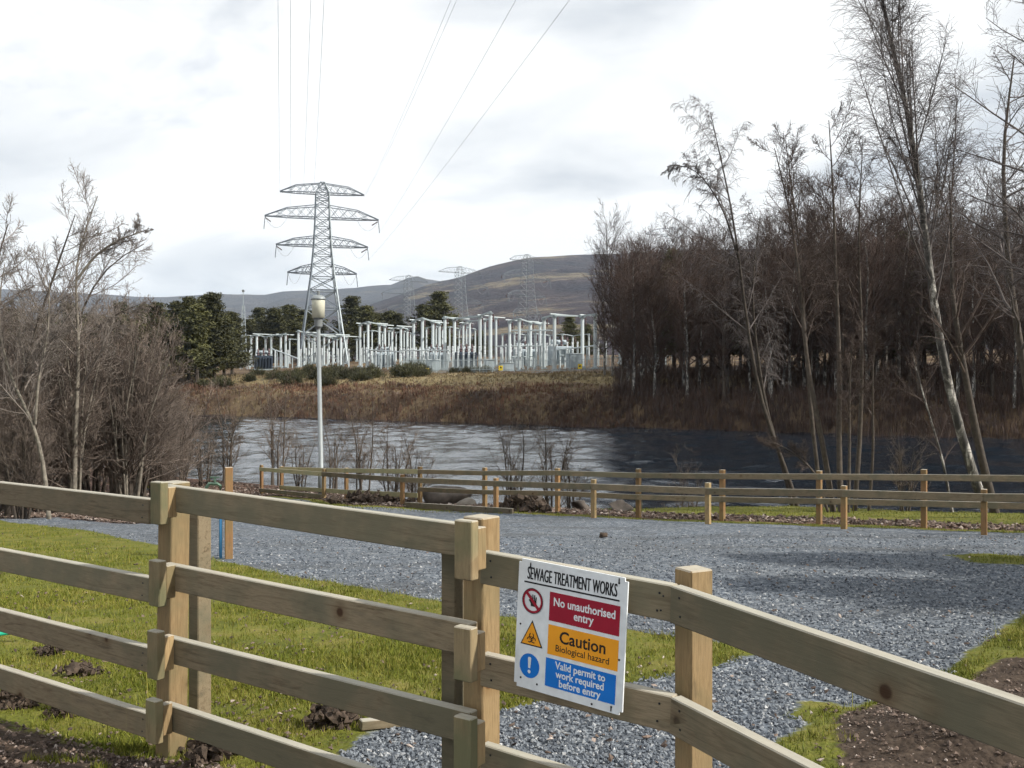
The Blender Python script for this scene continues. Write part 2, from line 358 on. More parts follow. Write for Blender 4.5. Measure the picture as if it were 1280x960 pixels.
def ground_mat():
    m, t, b = mat_new('ground'); N = NT(t); geo = N.n('ShaderNodeNewGeometry'); pos = geo.outputs['Position']
    flat = N.n('ShaderNodeVectorMath', {0: pos, 1: (1, 1, 0.0)}, operation='MULTIPLY').outputs[0]
    def att(nm): return N.n('ShaderNodeAttribute', attribute_name=nm).outputs['Fac']
    edge = N.math('SUBTRACT', N.noise(flat, 4.5, 5, 0.65), 0.5)
    def mask(nm, w=0.9):
        f = N.math('ADD', att(nm), N.math('MULTIPLY', edge, w)); return N.n('ShaderNodeMapRange', {0: f, 1: 0.40, 2: 0.60}, interpolation_type='SMOOTHSTEP').outputs[0]
    # turf
    tn = N.noise(flat, 2.2, 6, 0.65); turf = N.ramp(tn, [(0.28, (0.044, 0.056, 0.008)), (0.5, (0.105, 0.112, 0.016)), (0.75, (0.18, 0.148, 0.045))])
    thatch = N.noise(flat, 26, 4, 0.7); turf = N.mix(N.n('ShaderNodeMapRange', {0: thatch, 1: 0.52, 2: 0.72, 3: 0, 4: 0.6}).outputs[0], turf, (0.12, 0.095, 0.05))
    # gravel
    vo = N.n('ShaderNodeTexVoronoi', {'Vector': flat, 'Scale': 34.0}); vo2 = N.n('ShaderNodeTexVoronoi', {'Vector': flat, 'Scale': 15.0})
    bw = N.n('ShaderNodeSeparateColor', {0: vo.outputs['Color']}).outputs[0]; bw2 = N.n('ShaderNodeSeparateColor', {0: vo2.outputs['Color']}).outputs[1]
    gf = N.math('ADD', N.math('MULTIPLY', bw, 0.6), N.math('MULTIPLY', bw2, 0.4))
    grav = N.ramp(gf, [(0.10, (0.032, 0.039, 0.050)), (0.40, (0.088, 0.103, 0.124)), (0.65, (0.135, 0.153, 0.176)), (0.86, (0.215, 0.235, 0.255)), (0.95, (0.38, 0.39, 0.39))])
    big = N.noise(flat, 0.35, 5, 0.65); grav = N.mix(N.n('ShaderNodeMapRange', {0: big, 1: 0.42, 2: 0.70, 3: 0, 4: 0.55}).outputs[0], grav, (0.085, 0.088, 0.090))
    rut = N.noise(N.n('ShaderNodeMapping', {'Vector': flat, 'Rotation': (0, 0, 0.45), 'Scale': (0.10, 0.9, 1)}).outputs[0], 1.0, 3, 0.5); grav = N.mix(N.n('ShaderNodeMapRange', {0: rut, 1: 0.56, 2: 0.68, 3: 0, 4: 0.5}).outputs[0], grav, (0.062, 0.064, 0.066))
    mud = N.noise(flat, 1.1, 6, 0.7); grav = N.mix(N.n('ShaderNodeMapRange', {0: mud, 1: 0.60, 2: 0.72, 3: 0, 4: 0.55}).outputs[0], grav, (0.085, 0.072, 0.058))
    # soil and litter
    sn = N.noise(flat, 9, 7, 0.7); soil = N.ramp(sn, [(0.3, (0.022, 0.015, 0.011)), (0.55, (0.058, 0.042, 0.031)), (0.8, (0.115, 0.085, 0.062))])
    vl = N.n('ShaderNodeTexVoronoi', {'Vector': flat, 'Scale': 13.0}); lit = N.ramp(N.n('ShaderNodeSeparateColor', {0: vl.outputs['Color']}).outputs[0], [(0.1, (0.035, 0.024, 0.018)), (0.6, (0.10, 0.06, 0.045)), (0.95, (0.20, 0.12, 0.09))])
    tar = N.ramp(N.noise(flat, 60, 3, 0.7), [(0.35, (0.022, 0.022, 0.024)), (0.7, (0.07, 0.07, 0.072))])
    # far bank
    fn = N.noise(flat, 0.16, 6, 0.65); far = N.ramp(fn, [(0.34, (0.032, 0.024, 0.017)), (0.47, (0.085, 0.054, 0.033)), (0.60, (0.14, 0.102, 0.058)), (0.8, (0.08, 0.072, 0.034))])
    tan = N.ramp(N.noise(flat, 0.3, 6, 0.65), [(0.3, (0.11, 0.085, 0.04)), (0.55, (0.19, 0.15, 0.078)), (0.8, (0.095, 0.09, 0.038))])
    c = N.mix(mask('gravel'), turf, grav); c = N.mix(mask('soil'), c, soil); c = N.mix(mask('litter'), c, lit); c = N.mix(mask('tarmac', 0.3), c, tar)
    c = N.mix(att('far'), c, far); c = N.mix(mask('tan', 0.6), c, tan)
    t.links.new(c, b.inputs['Base Color']); b.inputs['Roughness'].default_value = 0.9; b.inputs['Specular IOR Level'].default_value = 0.15
    h = N.math('ADD', N.math('MULTIPLY', vo.outputs['Distance'], -1.0), N.math('MULTIPLY', sn, 1.2))
    N.bump(h, 0.55, 0.018, b)
    return m
M['ground'] = ground_mat()

def water_mat():
    m, t, b = mat_new('river_water'); N = NT(t); geo = N.n('ShaderNodeNewGeometry')
    v = N.n('ShaderNodeMapping', {'Vector': geo.outputs['Position'], 'Rotation': (0, 0, math.radians(34)), 'Scale': (0.55, 1.0, 1.0)}).outputs[0]
    a = N.noise(v, 0.55, 5, 0.6, 0.5); d = N.noise(v, 2.6, 4, 0.6, 0.4)
    b.inputs['Base Color'].default_value = (0.008, 0.013, 0.020, 1); b.inputs['Roughness'].default_value = 0.06; b.inputs['IOR'].default_value = 1.33
    N.bump(N.math('ADD', N.math('MULTIPLY', a, 0.5), N.math('MULTIPLY', d, 0.5)), 0.45, 0.14, b)
    return m
M['water'] = water_mat()

def hill_mat(name, a, b_, tan, tanamt):
    m, t, b = mat_new(name); N = NT(t); geo = N.n('ShaderNodeNewGeometry'); pos = geo.outputs['Position']
    v = N.n('ShaderNodeMapping', {'Vector': pos, 'Scale': (1, 0.5, 2.2)}).outputs[0]
    n_ = N.noise(v, 0.006, 8, 0.62, 0.4); c = N.ramp(n_, [(0.36, a), (0.60, b_)])
    p = N.noise(N.n('ShaderNodeMapping', {'Vector': pos, 'Location': (310, 90, 40), 'Scale': (0.55, 0.4, 3.0)}).outputs[0], 0.0065, 8, 0.7, 0.8)
    c = N.mix(N.n('ShaderNodeMapRange', {0: p, 1: 0.53, 2: 0.63, 3: 0, 4: tanamt}).outputs[0], c, tan)
    q = N.noise(pos, 0.03, 6, 0.7); c = N.mix(N.n('ShaderNodeMapRange', {0: q, 1: 0.35, 2: 0.75, 3: 0, 4: 0.5}).outputs[0], c, tuple(x * 0.45 for x in a))
    t.links.new(c, b.inputs['Base Color']); b.inputs['Roughness'].default_value = 0.95; b.inputs['Specular IOR Level'].default_value = 0.05
    N.bump(q, 1.0, 30.0, b)
    return m
M['hill'] = hill_mat('heather_hill', (0.032, 0.030, 0.042), (0.075, 0.058, 0.062), (0.30, 0.25, 0.165), 0.75)
M['hill_far'] = hill_mat('distant_hill', (0.038, 0.036, 0.045), (0.07, 0.06, 0.062), (0.22, 0.19, 0.13), 0.35)

# ------------------------------------------------------------------ terrain
UX, UY = 0.83, -0.555       # along the river
NX, NY = 0.555, 0.83        # across the river
WATER = -5.05
def s0_of(t):
    return 28.8 - 4.2 * (sstep(-25.5, -21.5, t) * (1 - sstep(-14.5, -8.5, t)))
def ground_plane(y): return np.maximum(-1.4 - 0.08 * np.maximum(y, 0), -4.35)
def gpt(px, py):
    """ground position in the yard seen at pixel (px, py)"""
    Y = 1720.0 / (py - 573.0); return np.array([(px - 640) / F * Y, Y])
def poly(pts): return np.array([gpt(*p) for p in pts])
GRASS_A = poly([(-330, 656), (0, 651), (100, 662), (190, 680), (280, 702), (400, 727), (560, 752), (640, 770), (760, 784), (840, 795), (930, 804), (952, 813), (905, 827), (830, 844), (740, 860), (640, 880), (540, 896), (470, 912), (420, 945), (380, 1000), (200, 1010), (80, 990), (-60, 960), (-330, 900)])
GRASS_B = poly([(1700, 700), (1280, 766), (1215, 820), (1180, 852), (1120, 868), (1060, 880), (1010, 872), (985, 890), (1010, 905), (960, 930), (980, 975), (1500, 1040), (1900, 860)])
GRASS_C = poly([(1180, 693), (1240, 692), (1400, 697), (1500, 712), (1290, 704), (1220, 703)])
SOIL_B = poly([(1040, 898), (1075, 884), (1130, 872), (1200, 862), (1250, 842), (1420, 850), (1700, 900), (1700, 1120), (1300, 1150), (1040, 990), (1050, 940)])
LITTER_L = poly([(-330, 653), (0, 648), (60, 646), (170, 655), (230, 640), (290, 632), (250, 622), (100, 613), (-330, 612)])
def sdist(poly_, x, y):
    """signed distance, positive inside"""
    d = np.full(x.shape, 1e9); ins = np.zeros(x.shape, bool); n = len(poly_)
    for i in range(n):
        a = poly_[i]; b = poly_[(i + 1) % n]; e_ = b - a
        wx, wy = x - a[0], y - a[1]; tt = np.clip((wx * e_[0] + wy * e_[1]) / (e_ @ e_ + 1e-12), 0, 1)
        d = np.minimum(d, (wx - e_[0] * tt) ** 2 + (wy - e_[1] * tt) ** 2)
        c = (a[1] > y) != (b[1] > y)
        xi = (b[0] - a[0]) * (y - a[1]) / (b[1] - a[1] + 1e-12) + a[0]
        ins ^= c & (x < xi)
    d = np.sqrt(d); return np.where(ins, d, -d)
def zones(x, y):
    s = NX * x + NY * y; t = UX * x + UY * y
    soft = lambda d, w: np.clip(0.5 + d / (2 * w), 0, 1)
    near = (s < 40)
    ga = soft(sdist(GRASS_A, x, y), 0.18); gb = soft(sdist(GRASS_B, x, y), 0.15); gc = soft(sdist(GRASS_C, x, y), 0.25)
    # the gravel ends at the low rail; a verge, then leaf litter, then rough grass on the bank
    lim = 20.55 + 0.5 * sstep(-12, -17, t) + 3.6 * sstep(-19, -27, t)
    beyond = soft(s - lim, 0.15)
    grass = np.maximum.reduce([ga, gb, gc, beyond])
    grass = np.where(y < 3.8 + 0.0 * x, np.maximum(grass, 0.0), grass)
    gravel = 1 - grass
    litter = soft(s - lim - 0.55, 0.25) * (1 - soft(s - lim - 2.6 - 1.5 * sstep(-12, -20, t), 0.5))
    litter = np.maximum(litter, soft(sdist(LITTER_L, x, y), 0.6))
    litter = np.maximum(litter, soft(s - s0_of(t) - 0.3, 0.8))
    soil = soft(sdist(SOIL_B, x, y), 0.15)
    # strip of dirt outside the fence at the lower left
    fx = (x + 1.55) * 0.50 + (y - 4.62) * 0.86     # distance beyond the fence line
    out_ = soft(-fx - 0.02, 0.14) * (x < -0.4)
    soil = np.maximum(soil, out_ * 0.75)
    tarmac = soft(-fx - 0.62, 0.15) * (x < -0.5)
    far = (s > 60).astype(float)
    tan = soft(s - 107 + 3 * vnoise(t / 9, s / 9, 3), 3.0) * (1 - soft(s - 123, 4)) * far
    return dict(gravel=np.where(far > 0, 0, gravel), soil=soil, litter=np.where(far > 0, 0, litter), tarmac=tarmac, far=far, tan=tan, grass=grass)
def height(x, y):
    s = NX * x + NY * y; t = UX * x + UY * y
    z = ground_plane(y) + 0.05 * vnoise(x * 0.5, y * 0.5, 1) + 0.018 * vnoise(x * 2.6, y * 2.6, 2)
    # soil bank at the lower right, hummocks
    z = z + 0.30 * np.exp(-(((x - 2.55) / 0.75) ** 2 + ((y - 4.75) / 0.6) ** 2)) + 0.16 * np.exp(-(((x - 3.7) / 0.8) ** 2 + ((y - 6.2) / 0.8) ** 2))
    s0 = s0_of(t) + 0.35 * vnoise(t * 0.35, s * 0.35, 5)
    z = z + (-7.2 - z) * sstep(s0 - 0.6, s0 + 5.5, s)
    bank = -7.2 + 5.6 * sstep(89.6 + 0.9 * vnoise(t / 5, s / 5, 7), 99.5, s) + 1.9 * sstep(99, 114, s) + 0.06 * np.clip(s - 112, 0, 95) + 0.35 * vnoise(t / 6, s / 6, 8) * sstep(93, 100, s)
    return np.where(s > 60, bank, z)
def H(x, y):
    return float(height(np.array([float(x)]), np.array([float(y)]))[0])

def build_ground():
    xs = np.concatenate([[-6000, -3000, -1500, -700, -400], np.arange(-260, -60, 8.0), np.arange(-60, -16, 0.8), np.arange(-16, 15, 0.105), np.arange(15, 60, 0.8), np.arange(60, 261, 8.0), [400, 700, 1500, 3000, 6000]])
    ys = np.concatenate([[-600, -200, -60, -20, -8, -2], np.arange(0, 3.4, 0.4), np.arange(3.4, 12, 0.07), np.arange(12, 36, 0.13), np.arange(36, 60, 0.8), np.arange(60, 150, 1.1), np.arange(150, 330, 6), [400, 600, 1000, 2000, 4000, 8000]])
    X, Y = np.meshgrid(xs, ys); nx, ny = len(xs), len(ys)
    x, y = X.ravel(), Y.ravel(); z = height(x, y)
    zn = zones(x, y)
    near = (y < 12) & (y > 3) & (np.abs(x) < 14)
    rough = 0.03 * vnoise(x * 9, y * 9, 4) * zn['soil'] + 0.012 * vnoise(x * 12, y * 12, 6) * zn['grass']
    z = z + np.where(near, rough, 0)
    idx = np.arange(nx * ny).reshape(ny, nx)
    q = np.stack([idx[:-1, :-1], idx[:-1, 1:], idx[1:, 1:], idx[1:, :-1]], -1).reshape(-1, 4)
    me = np_mesh('ground', np.stack([x, y, z], 1), [q], M['ground'], True)
    for k in ('gravel', 'soil', 'litter', 'tarmac', 'far', 'tan'):
        a = me.attributes.new(k, 'FLOAT', 'POINT'); a.data.foreach_set('value', zn[k].astype(np.float32))
    o = obj('ground', me); o['kind'] = 'structure'
build_ground()

def build_water():
    def st(s, t): return (UX * t + NX * s, UY * t + NY * s)
    tt = np.concatenate([np.arange(-700, -120, 12.0), np.arange(-120, 10, 0.42), np.arange(10, 420, 12.0)]); ss = np.concatenate([np.arange(22, 30, 2.0), np.arange(30, 95, 0.33)])
    T, S = np.meshgrid(tt, ss); s_, t_ = S.ravel(), T.ravel(); x, y = st(s_, t_)
    w = 0.25 * (0.8 + 0.4 * vnoise(t_ / 26, s_ / 12, 44, 2)) * vnoise(t_ / 1.9 + 0.12 * s_, s_ / 3.0, 41, 3) + 0.03 * vnoise(t_ / 0.9, s_ / 1.3, 46, 2)
    w = w * np.where((t_ > -121) & (t_ < 11), 1.0, 0.0)
    nx, ny = len(tt), len(ss); idx = np.arange(nx * ny).reshape(ny, nx)
    q = np.stack([idx[:-1, :-1], idx[:-1, 1:], idx[1:, 1:], idx[1:, :-1]], -1).reshape(-1, 4)
    o = obj('river_water', np_mesh('river_water', np.stack([x, y, WATER + w], 1), [q], M['water'], True)); o['kind'] = 'structure'
build_water()

def hill(name, prof, d0, d1, d2, mat, seed, az0, az1, zb):
    ppx = np.array([p[0] for p in prof], float); ppy = np.array([p[1] for p in prof], float)
    az = np.linspace(az0, az1, 260); dd = np.concatenate([np.linspace(d0, d1, 70), np.linspace(d1, d2, 16)[1:]])
    A, D = np.meshgrid(az, dd); x = (A - 640) / F * D; y = D
    top = (HOR - np.interp(A, ppx, ppy)) / F * d1
    k = np.where(D <= d1, ((D - d0) / (d1 - d0)), 1 - 0.55 * (D - d1) / (d2 - d1))
    k = np.where(D <= d1, 0.55 * k + 0.45 * k ** 2, k)
    z = zb + (top - zb) * k + 0.17 * top * k * (vnoise(x / 260, y / 260, seed, 5)) * np.clip((d1 - D) / (0.25 * (d1 - d0)), 0.12, 1)
    nx, ny = len(az), len(dd); idx = np.arange(nx * ny).reshape(ny, nx)
    q = np.stack([idx[:-1, :-1], idx[:-1, 1:], idx[1:, 1:], idx[1:, :-1]], -1).reshape(-1, 4)
    o = obj(name, np_mesh(name, np.stack([x.ravel(), y.ravel(), z.ravel()], 1), [q], mat, True)); o['kind'] = 'structure'
hill('far_hills', [(-900, 355), (-300, 350), (0, 362), (200, 372), (270, 368), (330, 369), (352, 365), (400, 363), (450, 359), (490, 356), (505, 349), (520, 345), (535, 350), (560, 352), (700, 350), (1000, 345), (2000, 345)], 1500, 5600, 8000, M['hill_far'], 21, -900, 2000, 4)
hill('hills', [(-900, 455), (100, 440), (300, 420), (420, 395), (500, 368), (540, 354), (575, 347), (610, 334), (640, 326), (660, 322), (690, 320), (720, 318), (760, 317), (900, 312), (1100, 303), (1280, 304), (1500, 318), (2200, 370)], 420, 2900, 4200, M['hill'], 33, -900, 2000, 5)

# ------------------------------------------------------------------ near fence
def frame_of(a, b):
    ex = nrm(np.asarray(b, float) - np.asarray(a, float)); ey = nrm(np.cross([0, 0, 1.0], ex)); ez = np.cross(ex, ey)
    return ex, ey, ez
def place(o, R, loc, parent):
    m = Matrix([[R[0][0], R[1][0], R[2][0], 0], [R[0][1], R[1][1], R[2][1], 0], [R[0][2], R[1][2], R[2][2], 0], [0, 0, 0, 1]])
    m.translation = Vector(tuple(float(v) for v in (np.asarray(loc, float) - (np.array(parent.location) if parent else 0))))
    o.parent = parent; o.matrix_local = m
def board(name, a, b, h, th, mat, parent, back=True, nails=False):
    """a, b: centres of the visible face at the two ends"""
    a = np.asarray(a, float); b = np.asarray(b, float); ex, ey, ez = frame_of(a, b)
    mid = (a + b) / 2
    if ey[1] < 0: ex, ey = -ex, -ey
    L = np.linalg.norm(b - a); mb = MB().box((0, 0, 0), (L, th, h), ch=0.004)
    o = mb.build(name, mat); place(o, (ex, ey, ez), mid + (ey * th / 2 if back else 0), parent)
    if nails:
        for i_, (sx_, sz_) in enumerate(((-1, 0.03), (-1, -0.028), (1, 0.028), (1, -0.03))):
            n_ = obj('nail', nail_mesh(), o, (sx_ * (L / 2 - 0.045 - 0.006 * (i_ % 2)), -th / 2 - 0.0005, sz_))
    return o
NAIL = []
def nail_mesh():
    if not NAIL: NAIL.append(MB().box((0, 0, 0), (0.0075, 0.004, 0.0075), ch=0.0015).mesh('nail', M['black']))
    return NAIL[0]
def post(name, x, y, top, w, ang, mat, parent, lean=(0, 0), bury=0.35, w2=None, chamfer=0.005):
    gz = H(x, y); h = top - gz + bury
    mb = MB().box((0, 0, h / 2 - bury), (w, w2 or w, h), ch=chamfer)
    o = mb.build(name, mat); ca, sa = math.cos(ang), math.sin(ang)
    ez = nrm(np.array([lean[0], lean[1], 1.0])); ex = nrm(np.cross(np.array([-sa, ca, 0.0]), ez)); ey = np.cross(ez, ex)
    place(o, (ex, ey, ez), (x, y, gz), parent); return o

def near_fence():
    p1 = P(214, 603, 4.66)
    root = thing('timber_fence', 'weathered timber post and rail fence in the foreground, carrying the warning sign', 'fence', (p1[0], p1[1], H(p1[0], p1[1])))
    hh, th = 0.118, 0.045
    def rail(pxa, pya, Ya, pxb, pyb, Yb, nm='rail', mat='rail'):
        a = P(pxa, pya, Ya); b = P(pxb, pyb, Yb); a[2] -= hh / 2; b[2] -= hh / 2
        return board(nm, a, b, hh, th, M[mat], root, nails=True)
    # left run, carried out of the frame
    for t0, t1 in ((603, 624), (687, 722), (763, 810), (835, 893)):
        k = 1.62
        a = P(0, t0, 5.35); b = P(186, t1, 4.60); a2 = b + (a - b) * k; a2[2] -= hh / 2; b[2] -= hh / 2
        board('rail', a2, b, hh, th, M['rail'], root, nails=True)
    # slip rails between the two double posts
    for t0, t1 in ((606, 655), (704, 778), (795, 889), (879, 1003)):
        rail(203, t0, 4.56, 588, t1 + 2, 3.545)
    # right runs: three rails to the corner post and on towards the camera
    for t0, t1, t2 in ((689, 732, 881), (817, 871, 1098), (930, 1004, 1300)):
        rail(600, t0, 3.575, 840, t1, 3.15); 
        a = P(837, t1, 3.115); b = P(1280, t2, 2.12); b = a + (b - a) * 1.25; a[2] -= hh / 2; b[2] -= hh / 2
        board('rail', a, b, hh, th, M['rail'], root, nails=True)
    angB = math.atan2(-0.95, 1.37)
    def ptop(px, py, Y): return P(px, py, Y)
    q = ptop(214, 602, 4.70); post('post', q[0], q[1], q[2], 0.105, angB, M['post'], root, (0.012, 0))
    q = ptop(250, 612, 5.25); post('post', q[0], q[1], q[2] - 0.03, 0.085, angB - 0.05, M['rail'], root)
    q = ptop(567, 662, 3.78); post('post', q[0], q[1], q[2], 0.07, angB, M['rail'], root)
    q = ptop(602, 645, 3.68); post('post', q[0], q[1], q[2], 0.10, angB - 0.1, M['post'], root)
    q = ptop(867, 710, 3.225); post('post', q[0], q[1], q[2], 0.090, math.atan2(-1.2, 0.62), M['post'], root)
    q = P(1280, 860, 2.12); q2 = P(838, 720, 3.3); q = q2 + (q - q2) * 1.22
    post('post', q[0] + 0.06, q[1] + 0.05, -0.62, 0.1, math.atan2(-1.2, 0.62), M['post'], root)
    a = P(0, 600, 5.35); b = P(186, 600, 4.6); q = b + (a - b) * 1.58
    post('post', q[0] + 0.05, q[1] + 0.09, -0.55, 0.1, angB, M['post'], root)
    # keeper blocks holding the slip rails, with a packer behind each
    ex = np.array([math.cos(angB), math.sin(angB), 0]); ey = np.array([-ex[1], ex[0], 0])
    def blk(px, py0, py1, Y, w):
        a = P(px, py0, Y); b = P(px, py1, Y); h = a[2] - b[2]
        mb = MB().box((0, 0, 0), (w, 0.042, h), ch=0.004)
        o = mb.build('keeper_block', M['block']); place(o, (ex, ey, np.array([0, 0, 1.0])), (a + b) / 2, root)
        mb = MB().box((0, 0, 0), (0.04, 0.050, h * 0.72), ch=0.003)
        o2 = mb.build('packer', M['post']); place(o2, (ex, ey, np.array([0, 0, 1.0])), (a + b) / 2 + ey * 0.0475 + ex * 0.014, root)
    for y0, y1, px in ((602, 655, 199), (700, 757, 197), (788, 848, 195), (874, 928, 193)):
        blk(px, y0, y1, 4.47, 0.078)
    for y0, y1, px in ((650, 724, 583), (783, 850, 582), (895, 970, 582)):
        blk(px, y0, y1, 3.43, 0.078)
    # nail heads
    for px, py, Y in ((829, 745, 3.140), (826, 763, 3.140)):
        c = P(px, py, Y); MB().box((0, 0, 0), (0.006, 0.006, 0.006), ch=0.0015).build('nail', M['black'], root, c - np.array(root.location))
near_fence()

# ------------------------------------------------------------------ warning sign
def warning_sign():
    TL = P(650, 697, 3.462); TR = P(786, 723, 3.195); BL = P(646, 855, 3.462)
    ex = nrm(TR - TL); W = np.linalg.norm(TR - TL); up = nrm((TL - BL) - ex * ((TL - BL) @ ex)); Hh = np.linalg.norm(TL - BL) * 1.01
    no = np.cross(ex, up)              # towards the camera side
    if no[1] > 0: no = -no
    root = thing('warning_sign', 'white sewage works warning sign with red, amber and blue panels on the fence rails', 'sign', TL - up * Hh)
    base = np.array(root.location)
    mats = {}
    def put(o, u, v, lift, par=None):
        loc = TL + ex * (u * W) - up * (v * Hh) + no * lift
        m = Matrix([[ex[0], up[0], no[0], 0], [ex[1], up[1], no[1], 0], [ex[2], up[2], no[2], 0], [0, 0, 0, 1]]); m.translation = Vector(tuple(loc - base))
        mats[o.name] = m; o.parent = par or root; o.matrix_local = (mats[par.name].inverted() @ m) if par else m; return o
    def plate(name, u0, v0, u1, v1, mat, lift, th=0.0006, r=0.0):
        w, h = (u1 - u0) * W, (v1 - v0) * Hh
        bm = bmesh.new(); bmesh.ops.create_cube(bm, size=1.0)
        for v in bm.verts: v.co = (v.co.x * w, v.co.y * h, v.co.z * th)
        if r:
            ed = [e_ for e_ in bm.edges if abs(e_.verts[0].co.z - e_.verts[1].co.z) > th * 0.5]
            bmesh.ops.bevel(bm, geom=ed, offset=r, segments=4, affect='EDGES')
        me = bpy.data.meshes.new(name); bm.to_mesh(me); bm.free(); me.materials.append(M[mat])
        return put(link(bpy.data.objects.new(name, me)), (u0 + u1) / 2, (v0 + v1) / 2, lift)
    def flat(name, loops, mat, u, v, lift):
        """flat polygons given in metres about (u, v)"""
        mb = MB()
        for l in loops: mb.add([(x, y, 0) for x, y in l], [list(range(len(l)))])
        return put(mb.build(name, M[mat]), u, v, lift)
    def ring(r0, r1, n=40, a0=0.0, a1=2 * math.pi, cx=0, cy=0):
        out_ = []
        for i in range(n):
            a, b = a0 + (a1 - a0) * i / n, a0 + (a1 - a0) * (i + 1) / n
            out_.append([(cx + r0 * math.cos(a), cy + r0 * math.sin(a)), (cx + r1 * math.cos(a), cy + r1 * math.sin(a)), (cx + r1 * math.cos(b), cy + r1 * math.sin(b)), (cx + r0 * math.cos(b), cy + r0 * math.sin(b))])
        return out_
    def disc(r, n=40, cx=0, cy=0): return [[(cx + r * math.cos(2 * math.pi * i / n), cy + r * math.sin(2 * math.pi * i / n)) for i in range(n)]]
    def text(s, u, v, size, mat, lift, sx=1.0, bold=0.0, align='CENTER', parent_name='lettering', par=None):
        cu = bpy.data.curves.new('tmp_text', 'FONT'); cu.body = s; cu.size = size; cu.align_x = align; cu.align_y = 'CENTER'; cu.offset = bold
        cu.resolution_u = 3; to = link(bpy.data.objects.new('tmp_text', cu)); bpy.context.view_layer.update()
        me = bpy.data.meshes.new_from_object(to.evaluated_get(bpy.context.evaluated_depsgraph_get()))
        bpy.data.objects.remove(to); bpy.data.curves.remove(cu)
        me.transform(Matrix.Diagonal((sx, 1, 1, 1))); me.materials.clear(); me.materials.append(M[mat]); me.name = parent_name
        return put(link(bpy.data.objects.new(parent_name, me)), u, v, lift, par)
    plate('panel', 0, 0, 1, 1, 'white', 0.0, 0.006, 0.012)
    L1, L2, L3, L4 = 0.0037, 0.0044, 0.0051, 0.0058
    text('SEWAGE TREATMENT WORKS', 0.5, 0.107, 0.062, 'black', L1, 0.43, 0.0); text('SEWAGE TREATMENT WORKS', 0.5025, 0.107, 0.062, 'black', L1 + 0.0001, 0.43, 0.0); text('SEWAGE TREATMENT WORKS', 0.4975, 0.107, 0.062, 'black', L1 + 0.0002, 0.43, 0.0)
    plate('underline', 0.06, 0.168, 0.935, 0.180, 'black', L1)
    rp = plate('red_panel', 0.31, 0.212, 0.945, 0.432, 'red', L1)
    text('No unauthorised', 0.628, 0.285, 0.0400, 'white', L2, 0.90, 0.0009, par=rp); text('entry', 0.628, 0.362, 0.0400, 'white', L2, 0.92, 0.0009, par=rp)
    ap = plate('amber_panel', 0.31, 0.462, 0.945, 0.688, 'amber', L1)
    text('Caution', 0.628, 0.545, 0.058, 'black', L2, 1.0, 0.0011, par=ap); text('Biological hazard', 0.628, 0.632, 0.032, 'black', L2, 1.0, 0.0003, par=ap)
    bp = plate('blue_panel', 0.30, 0.718, 0.935, 0.935, 'blue', L1)
    for i, s in enumerate(('Valid permit to', 'work required', 'before entry')): text(s, 0.618, 0.762 + 0.066 * i, 0.0345, 'white', L2, 0.95, 0.0008, par=bp)
    # prohibition disc with a hand
    cu, cv, R = 0.15, 0.312, 0.0435
    flat('prohibition_ring', ring(R * 0.80, R), 'red', cu, cv, L3)
    flat('prohibition_edge', ring(R * 0.965, R * 1.02), 'black', cu, cv, L4)
    hand = [[(-.012, -.020), (.010, -.020), (.013, -.004), (.012, .004), (-.013, .004), (-.014, -.006)]]
    for fx, fy, l, a in ((-.0105, .002, .017, .10), (-.004, .003, .021, .03), (.003, .003, .020, -.05), (.0095, .001, .015, -.14)):
        dx, dy = math.sin(-a), math.cos(a); px, py = dy * .0026, -dx * .0026
        hand.append([(fx - px, fy - py), (fx + px, fy + py), (fx + px * .9 + dx * l, fy + py * .9 + dy * l), (fx + dx * (l + .002), fy + dy * (l + .002)), (fx - px * .9 + dx * l, fy - py * .9 + dy * l)])
    hand.append([(-.013, -.010), (-.0225, .002), (-.0205, .0055), (-.0165, .004), (-.011, -.002)])
    flat('hand_symbol', [[(x * 0.92 + .004, y * 0.92 - 0.001) for x, y in l] for l in hand], 'black', cu, cv, L2)
    w = R * 0.09; d = R * 0.80 * 0.7071
    flat('prohibition_bar', [[(-d - w, d - w), (-d + w, d + w), (d + w, -d + w), (d - w, -d - w)]], 'red', cu, cv, L3)
    # biohazard triangle
    tri = lambda k: [[(0, 0.050 * k), (-0.0475 * k, -0.040 * k), (0.0475 * k, -0.040 * k)]]
    flat('triangle_edge', tri(1.0), 'black', 0.155, 0.572, L1); flat('triangle_face', [[(x, y - .0012) for x, y in tri(0.86)[0]]], 'amber', 0.155, 0.572, L2)
    bio = ring(0.0062, 0.0082, 24, cx=0, cy=-0.014)
    for k in range(3):
        a = math.pi / 2 + k * 2 * math.pi / 3; cx, cy = 0.0098 * math.cos(a), -0.014 + 0.0098 * math.sin(a)
        bio += ring(0.0070, 0.0104, 26, a + 0.45, a + 2 * math.pi - 0.45, cx, cy)
    flat('biohazard_symbol', bio, 'black', 0.155, 0.572, L3)
    # mandatory disc with an exclamation mark
    flat('mandatory_disc', disc(0.0425), 'blue', 0.145, 0.818, L1)
    flat('exclamation_mark', [[(-.0042, -.008), (.0042, -.008), (.0072, .027), (.0035, .031), (-.0035, .031), (-.0072, .027)]] + disc(0.0063, 20, 0, -.020), 'white', 0.145, 0.818, L2)
    for u, v in ((0.115, 0.055), (0.925, 0.045), (0.065, 0.925), (0.225, 0.945), (0.735, 0.975), (0.905, 0.955), (0.04, 0.51), (0.955, 0.60)):
        o = MB().lathe([(0.0036, 0), (0.0036, 0.0015), (0.0018, 0.0024)], 8).build('fixing_screw', M['black']); put(o, u, v, 0.0032)
